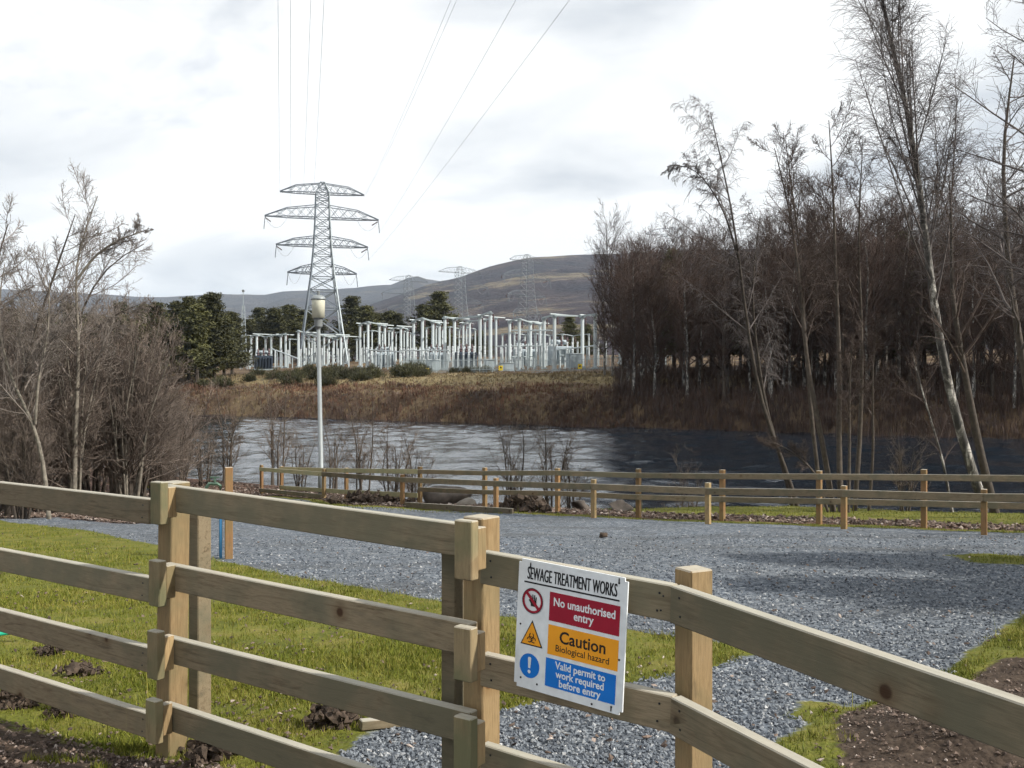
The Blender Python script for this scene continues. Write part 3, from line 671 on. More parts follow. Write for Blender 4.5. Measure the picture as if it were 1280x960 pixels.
    for u, v in ((0.115, 0.04), (0.925, 0.03), (0.905, 0.968)):
        o = MB().box((0, 0, 0), (0.004, 0.018, 0.003), ch=0.001).build('cable_tie', M['black']); put(o, u, v, 0.0048)
warning_sign()

# ------------------------------------------------------------------ back fences, lamp, standpipe
def gz(px, Y): x = (px - 640) / F * Y; return x, Y, H(x, Y)
BACK = [(525, 28.9), (606, 27.1), (697, 25.2), (798, 23.6), (903, 22.3), (1024, 21.0), (1155, 19.7), (1290, 18.5), (1440, 17.4)]
KNEE = [(327, 37.5), (405, 33.6), (503, 29.2), (620, 25.6), (742, 23.0), (885, 21.2), (1055, 19.6), (1230, 18.2), (1420, 17.0)]
def back_fence():
    x, y, z = gz(*BACK[0]); root = thing('timber_fence', 'taller two-rail timber fence along the top of the river bank', 'fence', (x, y, z))
    hp = 1.16; pts = [gz(*b) for b in BACK]
    for i, (x, y, z) in enumerate(pts):
        post('post', x, y, z + hp + 0.02 * math.sin(i * 2.3), 0.105, math.atan2(-0.6, 0.8) + 0.05 * math.sin(i), M['post_red'], root)
    for a, b in zip(pts[:-1], pts[1:]):
        d = nrm(np.array(b) - np.array(a)); n = np.array([-d[1], d[0], 0]); n = n if n[1] < 0 else -n
        for hz in (1.02, 0.50):
            board('rail', np.array(a) + [0, 0, hz] + n * 0.1, np.array(b) + [0, 0, hz] + n * 0.1, 0.125, 0.042, M['rail'], root)
    # return leg to the corner of the yard
    ret = [gz(525, 28.9), gz(433, 32.6), gz(352, 37.0)]
    for i, (x, y, z) in enumerate(ret[1:]): post('post', x, y, z + hp - 0.05, 0.105, 0.7, M['post_red'], root)
    for a, b in zip(ret[:-1], ret[1:]):
        d = nrm(np.array(b) - np.array(a)); n = np.array([-d[1], d[0], 0]); n = n if n[1] < 0 else -n
        for hz in (1.02, 0.32):
            board('rail', np.array(a) + [0, 0, hz] + n * 0.1, np.array(b) + [0, 0, hz] + n * 0.1, 0.14, 0.042, M['fresh'], root)
back_fence()
def knee_fence():
    x, y, z = gz(*KNEE[3]); root = thing('knee_rail_fence', 'low single-rail timber fence edging the gravel yard', 'fence', (x, y, z))
    hp = 0.88; pts = [gz(*b) for b in KNEE]
    hs = [1.12, 1.02, 0.92, 0.90, 0.90, 0.88, 0.88, 0.86, 0.86]
    for i, (x, y, z) in enumerate(pts): post('post', x, y, z + hs[i] + 0.02 * math.sin(i * 1.7), 0.105, -0.6 + 0.08 * math.sin(i * 2), M['post' if i in (1, 4, 5) else 'post_red'], root)
    for i, (a, b) in enumerate(zip(pts[:-1], pts[1:])):
        d = nrm(np.array(b) - np.array(a)); n = np.array([-d[1], d[0], 0]); n = n if n[1] < 0 else -n
        board('rail', np.array(a) + [0, 0, hs[i] - 0.16] + n * 0.1, np.array(b) + [0, 0, hs[i + 1] - 0.16] + n * 0.1, 0.145, 0.045, M['fresh' if i == 0 else 'rail'], root)
        if i == 0:
            board('kick_board', np.array(a) + [0, 0, 0.16] + n * 0.1, np.array(b) + [0, 0, 0.10] + n * 0.1, 0.14, 0.045, M['rail'], root)
knee_fence()
# timber edging lying at the gravel edge
a = np.array(gz(505, 28.2)); b = np.array(gz(640, 24.6)); a[2] += 0.06; b[2] += 0.05
o = board('edging_board', a, b, 0.16, 0.06, M['plank_dark'], None); tag(o, 'dark timber edging board lying at the far edge of the gravel', 'board')

def lamp_post():
    x, y, z = gz(402, 35.0); root = thing('street_lamp', 'grey lamp post with a cream cylindrical lantern beside the river', 'street lamp', (x, y, z))
    top = P(398, 410, 35.0) - np.array([x, y, z]); d = top / top[2]
    hz = top[2]
    MB().tube([d * 0, d * 0.9, d * 0.92, d * hz], [0.115, 0.115, 0.085, 0.068], 14).build('pole', M['lamp_pole'], root, smooth=True)
    MB().lathe([(0.17, 0), (0.17, 0.03), (0.13, 0.06)], 14).build('base_plate', M['lamp_dark'], root)
    l = root.location; tp = tuple(top)
    MB().lathe([(0.075, -0.05), (0.10, 0.0), (0.145, 0.05), (0.15, 0.30), (0.17, 0.33), (0.17, 0.36)], 18).build('lantern', M['lamp_dark'], root, tp); lan = [c for c in root.children if c.name.startswith('lantern')][0]
    MB().lathe([(0.222, 0.36), (0.235, 0.95), (0.235, 1.0)], 20).build('diffuser', M['lamp_cream'], lan, (0, 0, 0), True)
    MB().lathe([(0.26, 1.0), (0.27, 1.03), (0.25, 1.07), (0.16, 1.15), (0.10, 1.17)], 20).build('cap', M['lamp_pole'], lan, (0, 0, 0), True)
    MB().lathe([(0.055, 1.17), (0.055, 1.30), (0.03, 1.33)], 12).build('photocell', M['lamp_dark'], lan, (0, 0, 0))
lamp_post()

def standpipe():
    Y = 13.8; x, y, z = gz(286, Y); top = P(286, 584, Y)[2]
    root = thing('water_standpipe', 'timber post with a blue water pipe and tap at the grass edge', 'standpipe', (x, y, z))
    post('post', x, y, top, 0.105, 0.35, M['post_red'], root)
    ax = -0.105
    MB().tube([(ax, -0.03, -0.1), (ax, -0.03, 0.4), (ax, -0.03, 0.95)], 0.022, 10).build('pipe', M['pipe_blue'], root, smooth=True)
    MB().tube([(ax, -0.03, 0.95), (ax, -0.03, 1.03), (ax - 0.05, -0.04, 1.06), (ax - 0.16, -0.05, 1.06), (ax - 0.20, -0.05, 1.0)], 0.024, 8).build('tap', M['brass'], root)
    tap_ = [c for c in root.children if c.name.startswith('tap')][0]
    t_ = MB().lathe([(0.018, 0), (0.018, 0.06)], 8, (ax - 0.08, -0.04, 1.08)); t_.box((ax - 0.08, -0.04, 1.15), (0.13, 0.022, 0.02)); t_.build('tap_handle', M['brass'], tap_)
    MB().box((-0.055, -0.045, 0.75), (0.10, 0.025, 0.03)).build('pipe_clip', M['galv'], root)
standpipe()

# ------------------------------------------------------------------ stones, clods, hose
OCT_F = np.array([[0, 2, 4], [2, 1, 4], [1, 3, 4], [3, 0, 4], [2, 0, 5], [1, 2, 5], [3, 1, 5], [0, 3, 5]])
def boulder(name, px, py, Y, size, mat, label, seed, sink=0.3, cat='boulder', rough=0.22, z=None, sub=3):
    bm = bmesh.new(); bmesh.ops.create_icosphere(bm, subdivisions=sub, radius=1.0)
    v = np.array([q.co[:] for q in bm.verts]); f = np.array([[w.index for w in q.verts] for q in bm.faces]); bm.free()
    r = np.random.default_rng(seed); k = nrm(r.normal(size=(9, 3))); 
    d = (v @ k.T); cut = np.clip(d - 0.62, 0, None); v = v - (cut[:, :, None] * k[None]).sum(1) * 0.75
    v = v * (1 + rough * vnoise(v[:, :1] * 2.1 + seed, v[:, 1:2] * 2.1 + v[:, 2:3] * 1.7, seed, 3)) * np.array(size)
    if cat in ('clod', 'mound'):
        nv = len(v); m = 150; kk = r.integers(0, nv, m); cc = v[kk] * r.uniform(0.8, 1.25, (m, 1)) * np.array([1.15, 1.15, 1.0])
        base_ = np.array([[1, 0, 0], [-1, 0, 0], [0, 1, 0], [0, -1, 0], [0, 0, 1], [0, 0, -1.0]])
        cr = cc[:, None] + (base_[None] + r.normal(0, 0.3, (m, 6, 3))) * (size[0] * r.uniform(0.05, 0.17, m))[:, None, None]
        f = np.concatenate([f, (nv + np.arange(m) * 6)[:, None, None].repeat(8, 1).reshape(-1, 1) + np.tile(OCT_F, (m, 1))]); v = np.concatenate([v * 0.93, cr.reshape(-1, 3)])
    q = P(px, py, Y); gz_ = H(q[0], Y) if z is None else z
    v[:, 2] += size[2] * (1 - 2 * sink) + 0
    o = obj(name, np_mesh(name, v, [f], mat, cat not in ('clod', 'mound')), None, (q[0], Y, gz_)); o.rotation_euler[2] = seed
    tag(o, label, cat); return o
boulder('boulder', 556, 622, 30.5, (0.95, 0.7, 0.55), M['rock'], 'largest dark boulder behind the back fence, nearest the lamp post', 3, 0.30, z=float(ground_plane(np.array(30.5))) - 0.12)
boulder('boulder', 583, 634, 29.8, (0.50, 0.4, 0.22), M['rock_pale'], 'flat pale boulder just right of the largest boulder', 5, 0.3, z=float(ground_plane(np.array(29.8))) - 0.1)
boulder('boulder', 668, 632, 27.2, (0.50, 0.4, 0.34), M['rock'], 'dark rounded boulder in the litter heap behind the fence', 8, 0.2)
boulder('boulder', 728, 634, 26.6, (0.34, 0.28, 0.2), M['rock'], 'small dark boulder behind the fence right of the litter heap', 12, 0.3)
boulder('boulder', 775, 636, 26.4, (0.7, 0.4, 0.25), M['rock'], 'long dark boulder low on the bank behind the middle fence post', 14, 0.3)
boulder('brick_fragment', 753, 670, gpt(753, 670)[1], (0.12, 0.1, 0.07), M['soil'], 'dark brown lump lying alone on the gravel', 4, 0.1, 'stone', sub=2)
boulder('earth_mound', 655, 640, 26.0, (0.9, 0.5, 0.24), M['soil'], 'brown mound of soil and leaves behind the low fence', 21, 0.3, 'mound', 0.5)
boulder('earth_mound', 470, 618, 30.6, (0.95, 0.5, 0.22), M['soil'], 'low brown soil heap at the fence corner left of the boulders', 22, 0.3, 'mound', 0.5)
for i, (px, py, sx, lab, cat) in enumerate([(62, 818, 0.10, 'small brown clod of earth on the lawn near the green hose', 'clod'), (104, 842, 0.12, 'dark clod of earth on the lawn left of the double post', 'clod'),
                                   (417, 905, 0.19, 'large clump of dug earth at the lawn edge below the slip rails', 'clod'), (262, 945, 0.16, 'clump of earth and stones at the foot of the left post', 'clod'), (20, 880, 0.15, 'dark clod of earth under the lowest left rail', 'clod'),
                                   (80, 890, 0.10, 'dark earth lump beside the tarmac edge under the fence', 'clod')]):
    g = gpt(px, py); boulder('earth_clod', px, py, g[1], (sx, sx * 0.8, sx * 0.5), M['soil'], lab, 40 + i, 0.3, cat, 0.75, sub=4)
# a pale offcut by the clump
a = gpt(452, 915); b = gpt(508, 908)
o = board('timber_offcut', (a[0], a[1], H(*a) + 0.03), (b[0], b[1], H(*b) + 0.03), 0.05, 0.05, M['rail'], None); tag(o, 'pale timber offcut lying by the dug clump of earth', 'offcut')
hp_ = [gpt(-60, 812), gpt(-10, 806), gpt(18, 804), gpt(38, 803)]
hz = [np.array([g[0], g[1], H(*g) + 0.055 + 0.015 * i]) for i, g in enumerate(hp_)]
tag(MB().tube(hz, 0.016, 10).build('garden_hose', M['hose'], smooth=True), 'green hose end lying on the lawn at the left edge', 'hose')

# ------------------------------------------------------------------ scattered ground cover (stuff)
def scatter_points(n, px0, px1, py0, py1, rng, bias=1.0):
    """random ground points with a density that thins with distance"""
    px = rng.uniform(px0, px1, n); py = rng.uniform(py0, py1, n)
    Y = 1720.0 / (py - 573.0); return (px - 640) / F * Y, Y
def build_grass():
    rng = np.random.default_rng(3)
    x, y = scatter_points(420000, -60, 1340, 655, 1020, rng); zn = zones(x, y)
    edge = 0.45 * vnoise(x * 5, y * 5, 9, 3)
    keep = (zn['grass'] + edge > 0.55) & (zn['soil'] + edge < 0.5) & (zn['tarmac'] < 0.3) & (zn['litter'] < 0.5)
    patch = vnoise(x * 1.3, y * 1.3, 17, 4); bare = vnoise(x * 4.2, y * 4.2, 18, 3); keep &= rng.random(len(x)) < np.clip(0.66 + 1.1 * patch + 0.9 * np.minimum(bare + 0.15, 0), 0.05, 1)
    x, y = x[keep], y[keep]; patch = patch[keep]
    # bank grass beyond the fences
    t = rng.uniform(-24, 2, 26000); s = rng.uniform(20.4, 30, 26000); bx, by = UX * t + NX * s, UY * t + NY * s
    z2 = zones(bx, by); kb = (z2['litter'] + 0.4 * vnoise(bx * 2, by * 2, 5) < 0.5) & (height(bx, by) > WATER + 0.3)
    x = np.concatenate([x, bx[kb]]); y = np.concatenate([y, by[kb]]); patch = np.concatenate([patch, np.zeros(kb.sum())])
    n = len(x); z = height(x, y)
    dist = np.hypot(x, y); h = (0.014 + 0.024 * rng.random(n) ** 2 + 0.016 * np.clip(patch, 0, 1)) * (1 + 0.02 * dist)
    tuft = vnoise(x * 3.3, y * 3.3, 29, 2); h *= 1 + 0.7 * np.clip(tuft, 0, 1)
    tall = rng.choice(n, 110, replace=False); h[tall] = rng.uniform(0.12, 0.42, 110)
    w = (0.0017 + 0.0013 * rng.random(n)) * (1 + dist * 0.11)
    a = rng.uniform(0, 2 * np.pi, n); lean = rng.normal(0, 0.65, n) * np.minimum(h, 0.09); la = rng.uniform(0, 2 * np.pi, n)
    dx, dy = np.cos(a) * w, np.sin(a) * w
    b0 = np.stack([x - dx, y - dy, z - 0.01], 1); b1 = np.stack([x + dx, y + dy, z - 0.01], 1)
    tip = np.stack([x + np.cos(la) * lean, y + np.sin(la) * lean, z + h], 1)
    v = np.stack([b0, b1, tip], 1).reshape(-1, 3); f = np.arange(3 * n).reshape(-1, 3)
    o = obj('grass', np_mesh('grass', v, [f], M['grass'])); tag(o, 'short rough lawn grass inside the fence', 'grass', None, 'stuff')
build_grass()

def build_stones(name, x, y, size, mat, label, cat, flat=0.7, lift=0.3, seed=1):
    rng = np.random.default_rng(seed); n = len(x); z = height(x, y)
    base = np.array([[1, 0, 0], [-1, 0, 0], [0, 1, 0], [0, -1, 0], [0, 0, 1], [0, 0, -1.0]])
    v = base[None] * rng.uniform(0.6, 1.25, (n, 6, 1)) + rng.normal(0, 0.16, (n, 6, 3))
    v *= size[:, None, None] * np.array([1, 0.8, flat]); a = rng.uniform(0, 6.28, n); tl = rng.normal(0, 0.5, n)
    ct, st_ = np.cos(tl)[:, None], np.sin(tl)[:, None]; v = np.stack([v[..., 0] * ct - v[..., 2] * st_, v[..., 1], v[..., 0] * st_ + v[..., 2] * ct], -1)
    c, s = np.cos(a)[:, None], np.sin(a)[:, None]; v = np.stack([v[..., 0] * c - v[..., 1] * s, v[..., 0] * s + v[..., 1] * c, v[..., 2]], -1)
    v += np.stack([x, y, z + size * lift], 1)[:, None]
    f = (np.arange(n) * 6)[:, None, None] + OCT_F[None]
    o = obj(name, np_mesh(name, v.reshape(-1, 3), [f.reshape(-1, 3)], mat)); tag(o, label, cat, None, 'stuff')
def build_gravel():
    rng = np.random.default_rng(8)
    x, y = scatter_points(72000, -40, 1330, 668, 1010, rng); zn = zones(x, y)
    keep = (zn['gravel'] + 0.3 * vnoise(x * 5, y * 5, 9, 3) > 0.5) & (zn['soil'] < 0.5)
    x, y = x[keep], y[keep]; d = np.hypot(x, y)
    build_stones('gravel', x, y, rng.uniform(0.006, 0.015, len(x)) * (1 + 0.035 * d), M['stones'], 'blue grey crushed stone spread over the yard', 'gravel', 0.75, 0.3, 2)
    # dirt and chippings at the roadside, lower left
    x, y = scatter_points(9000, -60, 420, 860, 1010, rng); zn = zones(x, y); k = (zn['soil'] > 0.35) & (zn['tarmac'] < 0.7)
    x2, y2 = scatter_points(2600, 1030, 1330, 840, 1000, rng); z2 = zones(x2, y2); k2 = z2['soil'] > 0.5
    x, y = np.concatenate([x[k], x2[k2]]), np.concatenate([y[k], y2[k2]])
    build_stones('roadside_chippings', x, y, 0.004 + 0.013 * rng.random(len(x)) ** 2, M['chips'], 'brown stones and soil crumbs along the roadside verge', 'chippings', 0.7, 0.35, 4)
    x, y = scatter_points(9000, -40, 1300, 665, 1000, rng); zn = zones(x, y); k = (zn['grass'] > 0.6) & (zn['soil'] < 0.4) & (zn['litter'] < 0.4) & (rng.random(len(x)) < np.clip(0.25 + 0.9 * vnoise(x * 1.1, y * 1.1, 55, 3), 0.02, 1))
    x, y = x[k], y[k]; build_stones('lawn_debris', x, y, rng.uniform(0.005, 0.016, len(x)) * (1 + 0.04 * np.hypot(x, y)), M['chips'], 'crumbs of earth and dead leaves scattered in the lawn', 'debris', 0.5, 1.0, 14)
    x, y = scatter_points(700, 300, 1280, 665, 960, rng); zn = zones(x, y); k = zn['gravel'] > 0.6
    build_stones('gravel_leaves', x[k], y[k], rng.uniform(0.008, 0.022, k.sum()) * (1 + 0.03 * np.hypot(x[k], y[k])), M['chips'], 'dead leaves and soil crumbs lying on the gravel', 'leaves', 0.35, 0.9, 15)
    # leaf litter along the fences
    t = rng.uniform(-34, 3, 26000); s = rng.uniform(20.2, 28, 26000); x, y = UX * t + NX * s, UY * t + NY * s
    x3, y3 = scatter_points(9000, -60, 290, 640, 655, rng); x, y = np.concatenate([x, x3]), np.concatenate([y, y3])
    zn = zones(x, y); k = (zn['litter'] + 0.4 * vnoise(x * 2, y * 2, 12) > 0.55) & (height(x, y) > WATER)
    build_stones('leaf_litter', x[k], y[k], rng.uniform(0.03, 0.07, k.sum()), M['chips'], 'brown leaf litter strewn along the bank behind the low fence', 'leaf litter', 0.35, 0.5, 6)
build_gravel()

# ------------------------------------------------------------------ trees
def spawn(rng, par, prad, cnt, t0, t1, ang, angv, length, env, up, wig, npts, rr, rtip, rmax=9, bias=None):
    """children of the polylines par (P,n,3); length is a fraction of the parent's length, or metres if negative"""
    Pn, n, _ = par.shape; Cn = Pn * cnt; pid = np.repeat(np.arange(Pn), cnt)
    t = t0 + (t1 - t0) * ((np.tile(np.arange(cnt), Pn) + rng.random(Cn)) / cnt)
    fi = t * (n - 1); i = np.minimum(fi.astype(int), n - 2); fr = (fi - i)[:, None]
    a, b = par[pid, i], par[pid, i + 1]; pos = a * (1 - fr) + b * fr; tan = nrm(b - a)
    pr = prad[pid, i] * (1 - fr[:, 0]) + prad[pid, i + 1] * fr[:, 0]
    rv = rng.normal(size=(Cn, 3))
    if bias is not None: rv = rv + np.asarray(bias)
    perp = nrm(rv - tan * (rv * tan).sum(1, keepdims=True))
    an = np.radians(ang + angv * rng.normal(size=Cn))[:, None]
    d = np.cos(an) * tan + np.sin(an) * perp
    plen = np.linalg.norm(np.diff(par, axis=1), axis=2).sum(1)[pid]
    L = (plen * length if length > 0 else -length) * env(t) * np.clip(1 + 0.28 * rng.normal(size=Cn), 0.35, 1.4)
    pts = [pos]; stp = (L / (npts - 1))[:, None]
    for k in range(npts - 1):
        d = nrm(d + np.array([0, 0, up / (npts - 1)]) + wig * rng.normal(size=(Cn, 3)))
        pts.append(pts[-1] + d * stp)
    r0 = np.minimum(np.maximum(pr * rr, rtip), rmax); tp = np.linspace(0, 1, npts)[None]
    return np.stack(pts, 1), r0[:, None] * (1 - tp) + rtip * tp

def smooth_path(pts, n):
    pts = np.asarray(pts, float); d = np.concatenate([[0], np.cumsum(np.linalg.norm(np.diff(pts, axis=0), axis=1))])
    u = np.linspace(0, d[-1], n); q = np.stack([np.interp(u, d, pts[:, k]) for k in range(3)], 1)
    for _ in range(2): q[1:-1] = 0.25 * q[:-2] + 0.5 * q[1:-1] + 0.25 * q[2:]
    return q

def bare_tree(name, label, cat, stems, levels, trunk_mat, twig_mat, seed, group=None, base=None, trunk_levels=1, trunk_sides=8, wobble=0.0):
    """stems: list of (points, r0, r1); levels: list of spawn settings, finest last"""
    rng = np.random.default_rng(seed)
    n = 14; par = np.stack([smooth_path(p, n) for p, _, _ in stems]); 
    if wobble: par[:, 1:-1] += rng.normal(0, wobble, par[:, 1:-1].shape)
    rad = np.stack([r1 + (r0 - r1) * (1 - np.linspace(0, 1, n)) ** 0.9 for _, r0, r1 in stems])
    b = np.array(base if base is not None else par[0, 0]); par = par - b
    sets = [(par, rad, trunk_sides)]; allp = [(par, rad)]
    for li, L in enumerate(levels):
        src = [allp[j] for j in L.pop('src', [li])]
        L = dict(L); k = L.pop('k', 3); ps, rs = [], []
        for (pp, pr) in src:
            p_, r_ = spawn(rng, pp, pr, **L); ps.append(p_); rs.append(r_)
        p_, r_ = np.concatenate(ps), np.concatenate(rs); allp.append((p_, r_)); sets.append((p_, r_, k))
    root = thing(name, label, cat, b, 0.0, group)
    obj('trunk', join_tubes('trunk', sets[:trunk_levels], trunk_mat), root)
    obj('crown', join_tubes('crown', sets[trunk_levels:], twig_mat), root)
    return root

one = lambda t: np.ones_like(t)
tap = lambda t: 1.15 - 0.75 * t
dome = lambda t: 0.35 + 0.9 * np.sin(np.clip(t, 0, 1) * np.pi) ** 0.8
def lv(cnt, t0, t1, ang, length, env=tap, up=0.3, wig=0.08, npts=5, rr=0.6, rtip=0.006, angv=9, k=3, src=None, rmax=9, bias=None):
    d = dict(cnt=cnt, t0=t0, t1=t1, ang=ang, angv=angv, length=length, env=env, up=up, wig=wig, npts=npts, rr=rr, rtip=rtip, k=k, rmax=rmax, bias=bias)
    if src is not None: d['src'] = src
    return d
def pxstem(pts, Y, r0, r1, drop=0.6, dY=0.0):
    q = np.array([P(px, py, Y + dY * i / (len(pts) - 1)) for i, (px, py) in enumerate(pts)])
    if pts[0][1] > 600:      # a stem from the ground; anything higher is a limb leaving another stem
        g = H(q[0, 0], q[0, 1]); q[0, 2] = min(q[0, 2], g) - 0.15
    return (q, r0, r1)

# --- right bank, near trees
bare_tree('birch_tree', 'tall silver birch with leaning white trunk rising past the top of the frame', 'tree',
    [pxstem([(1240, 655), (1214, 590), (1190, 510), (1172, 420), (1160, 320), (1148, 220), (1135, 130), (1112, 50), (1095, -30), (1084, -110)], 26.5, 0.14, 0.02)],
    [lv(36, 0.34, 0.98, 23, 0.28, lambda t: 1.3 - 0.9 * t, 0.22, 0.05, 8, 0.34, 0.006, 7, 4), lv(24, 0.25, 1.0, 36, 0.24, tap, -0.10, 0.11, 5, 0.5, 0.005, 12, 3, [1]), lv(11, 0.05, 1.0, 38, 0.60, one, -0.55, 0.15, 3, 0.7, 0.0036, 14, 3, [2])],
    M['birch'], M['twig_grey'], 101)
bare_tree('alder_tree', 'dark slender tree growing close beside the tall white birch', 'tree',
    [pxstem([(1252, 665), (1230, 590), (1212, 500), (1196, 410), (1186, 350), (1192, 280), (1186, 220)], 25.5, 0.13, 0.015)],
    [lv(16, 0.45, 0.98, 42, 0.26, tap, 0.25, 0.08, 6, 0.5, 0.006, 8, 4), lv(12, 0.15, 1, 40, 0.4, tap, 0.1, 0.12, 5, 0.5, 0.004), lv(7, 0.1, 1, 40, 0.45, one, 0.0, 0.14, 4, 0.6, 0.003)],
    M['bark_brown'], M['twig_alder'], 102)
bare_tree('alder_tree', 'crooked dark tree at the right edge with kinked upper trunk', 'tree',
    [pxstem([(1318, 690), (1296, 560), (1278, 450), (1266, 370), (1254, 310), (1262, 255), (1246, 228), (1258, 150), (1268, 70)], 22.5, 0.12, 0.015)],
    [lv(16, 0.40, 0.98, 60, 0.22, tap, 0.25, 0.12, 6, 0.6, 0.007, 10, 4), lv(11, 0.15, 1, 45, 0.42, tap, 0.1, 0.16, 5, 0.5, 0.004), lv(7, 0.1, 1, 45, 0.45, one, 0.0, 0.18, 4, 0.6, 0.003)],
    M['bark_brown'], M['twig_grey'], 103)
bare_tree('alder_tree', 'tree standing just outside the right edge, spreading level branches into view', 'tree',
    [pxstem([(1420, 720), (1405, 560), (1385, 380), (1370, 220), (1365, 60), (1350, -60)], 20.5, 0.16, 0.02)],
    [lv(24, 0.30, 0.97, 70, 0.30, tap, 0.25, 0.10, 7, 0.5, 0.007, 10, 4, bias=(-0.9, 0, 0)), lv(16, 0.15, 1, 45, 0.36, tap, 0.1, 0.16, 4, 0.5, 0.0045), lv(9, 0.1, 1, 45, 0.42, one, -0.05, 0.18, 3, 0.6, 0.0036)],
    M['bark_brown'], M['twig_grey'], 104)
bare_tree('alder_tree', 'multi-stemmed leafless alder clump with upright stems behind the back fence', 'tree',
    [pxstem([(1052, 655), (1048, 560), (1050, 450), (1044, 330), (1042, 240), (1036, 150)], 26.0, 0.085, 0.010), pxstem([(1066, 655), (1076, 540), (1078, 420), (1072, 300), (1078, 190)], 26.5, 0.075, 0.010),
     pxstem([(1045, 655), (1030, 560), (1010, 470), (1002, 380), (992, 280), (968, 185)], 26.2, 0.085, 0.010), pxstem([(1060, 655), (1062, 560), (1062, 470), (1066, 420)], 25.6, 0.05, 0.008),
     pxstem([(1085, 650), (1092, 560), (1090, 460), (1098, 400)], 26.8, 0.05, 0.008), pxstem([(1040, 650), (1020, 590), (985, 560), (950, 548)], 26.0, 0.045, 0.008)],
    [lv(15, 0.50, 0.99, 36, 0.20, tap, 0.25, 0.09, 6, 0.5, 0.006, 9, 4), lv(13, 0.15, 1, 42, 0.42, tap, 0.1, 0.14, 4, 0.5, 0.005), lv(9, 0.1, 1, 45, 0.45, one, 0.05, 0.18, 3, 0.6, 0.0042)],
    M['bark_brown'], M['twig_alder'], 105)
bare_tree('birch_tree', 'leaning birch with mottled lower stem and weeping top arching to the left', 'tree',
    [pxstem([(1005, 640), (985, 585), (962, 545), (948, 490), (935, 420), (925, 330), (912, 240), (896, 180), (888, 140)], 30.0, 0.075, 0.010),
     pxstem([(1000, 640), (978, 575), (958, 520), (946, 440), (938, 360), (950, 270)], 30.4, 0.075, 0.010),
     pxstem([(925, 330), (905, 262), (880, 222), (856, 203), (834, 208)], 30.0, 0.035, 0.008, dY=0.5)],
    [lv(17, 0.45, 0.99, 32, 0.24, tap, -0.15, 0.08, 7, 0.5, 0.005, 9, 4), lv(18, 0.12, 1, 42, 0.30, tap, -0.8, 0.10, 4, 0.5, 0.0048), lv(9, 0.1, 1, 40, 0.5, one, -0.9, 0.12, 3, 0.6, 0.004)],
    M['bark_brown'], M['twig_grey'], 106)
bare_tree('alder_tree', 'thin leafless tree with open top standing between the leaning birch and alder clump', 'tree',
    [pxstem([(1030, 650), (1016, 540), (1006, 420), (1000, 300), (988, 230), (982, 175)], 28.5, 0.07, 0.010)],
    [lv(18, 0.45, 0.99, 34, 0.23, tap, 0.2, 0.09, 6, 0.5, 0.006, 9, 4), lv(13, 0.15, 1, 42, 0.42, tap, 0.1, 0.14, 4, 0.5, 0.005), lv(9, 0.1, 1, 45, 0.45, one, 0.05, 0.18, 3, 0.6, 0.0042)],
    M['bark_brown'], M['twig_alder'], 107)
bare_tree('birch_tree', 'thin pale birch stem slanting left of the tall white birch', 'tree',
    [pxstem([(1195, 650), (1180, 580), (1162, 520), (1150, 480), (1140, 440)], 27.5, 0.05, 0.008)],
    [lv(14, 0.35, 0.99, 40, 0.3, tap, 0.2, 0.09, 6, 0.5, 0.006, 9, 4), lv(9, 0.15, 1, 42, 0.40, tap, 0.1, 0.14, 5, 0.5, 0.004), lv(5, 0.1, 1, 45, 0.42, one, 0.05, 0.18, 4, 0.6, 0.0035)],
    M['birch'], M['twig_alder'], 108)

# --- left bank: taller trees in the thicket
LT = [lv(16, 0.35, 0.98, 47, 0.30, tap, 0.25, 0.08, 7, 0.55, 0.007, 10, 4), lv(12, 0.15, 1, 42, 0.40, tap, 0.22, 0.12, 4, 0.5, 0.0050), lv(7, 0.1, 1, 42, 0.45, one, 0.1, 0.16, 3, 0.6, 0.0038)]
cp = lambda L: [dict(d) for d in L]
bare_tree('ash_tree', 'tallest leafless tree of the left thicket, with the straight pale trunk', 'tree',
    [pxstem([(92, 630), (94, 540), (99, 440), (96, 370), (90, 330), (106, 290), (122, 245)], 25.0, 0.075, 0.010), pxstem([(96, 350), (118, 320), (146, 300), (172, 292), (186, 286)], 25.0, 0.04, 0.008)], cp(LT), M['bark_pale'], M['twig_pale'], 201)
bare_tree('ash_tree', 'leafless tree with dark trunk leaning right at the left edge', 'tree',
    [pxstem([(8, 640), (18, 540), (36, 440), (58, 370), (78, 315), (94, 268)], 23.5, 0.075, 0.010)], cp(LT), M['bark_brown'], M['twig_pale'], 202)
bare_tree('ash_tree', 'forked pale sapling crossing leftward in front of the thicket', 'tree',
    [pxstem([(62, 640), (56, 585), (44, 530), (20, 490), (5, 450), (-5, 390), (6, 330)], 22.5, 0.055, 0.010), pxstem([(44, 530), (48, 470), (60, 420), (62, 350)], 22.5, 0.035, 0.008)], cp(LT), M['bark_pale'], M['twig_pale'], 203)
bare_tree('ash_tree', 'leafless tree with long branches sweeping right over the thicket', 'tree',
    [pxstem([(70, 630), (78, 520), (88, 430), (112, 360), (140, 322), (180, 305)], 27.0, 0.065, 0.010), pxstem([(84, 470), (108, 420), (140, 395), (175, 380)], 27.0, 0.04, 0.008)], cp(LT), M['bark_brown'], M['twig_pale'], 204)
bare_tree('ash_tree', 'leafless tree half cut off by the left edge', 'tree',
    [pxstem([(-40, 650), (-36, 540), (-25, 420), (-8, 340), (10, 280)], 23.0, 0.08, 0.012)], cp(LT), M['bark_brown'], M['twig_pale'], 205)

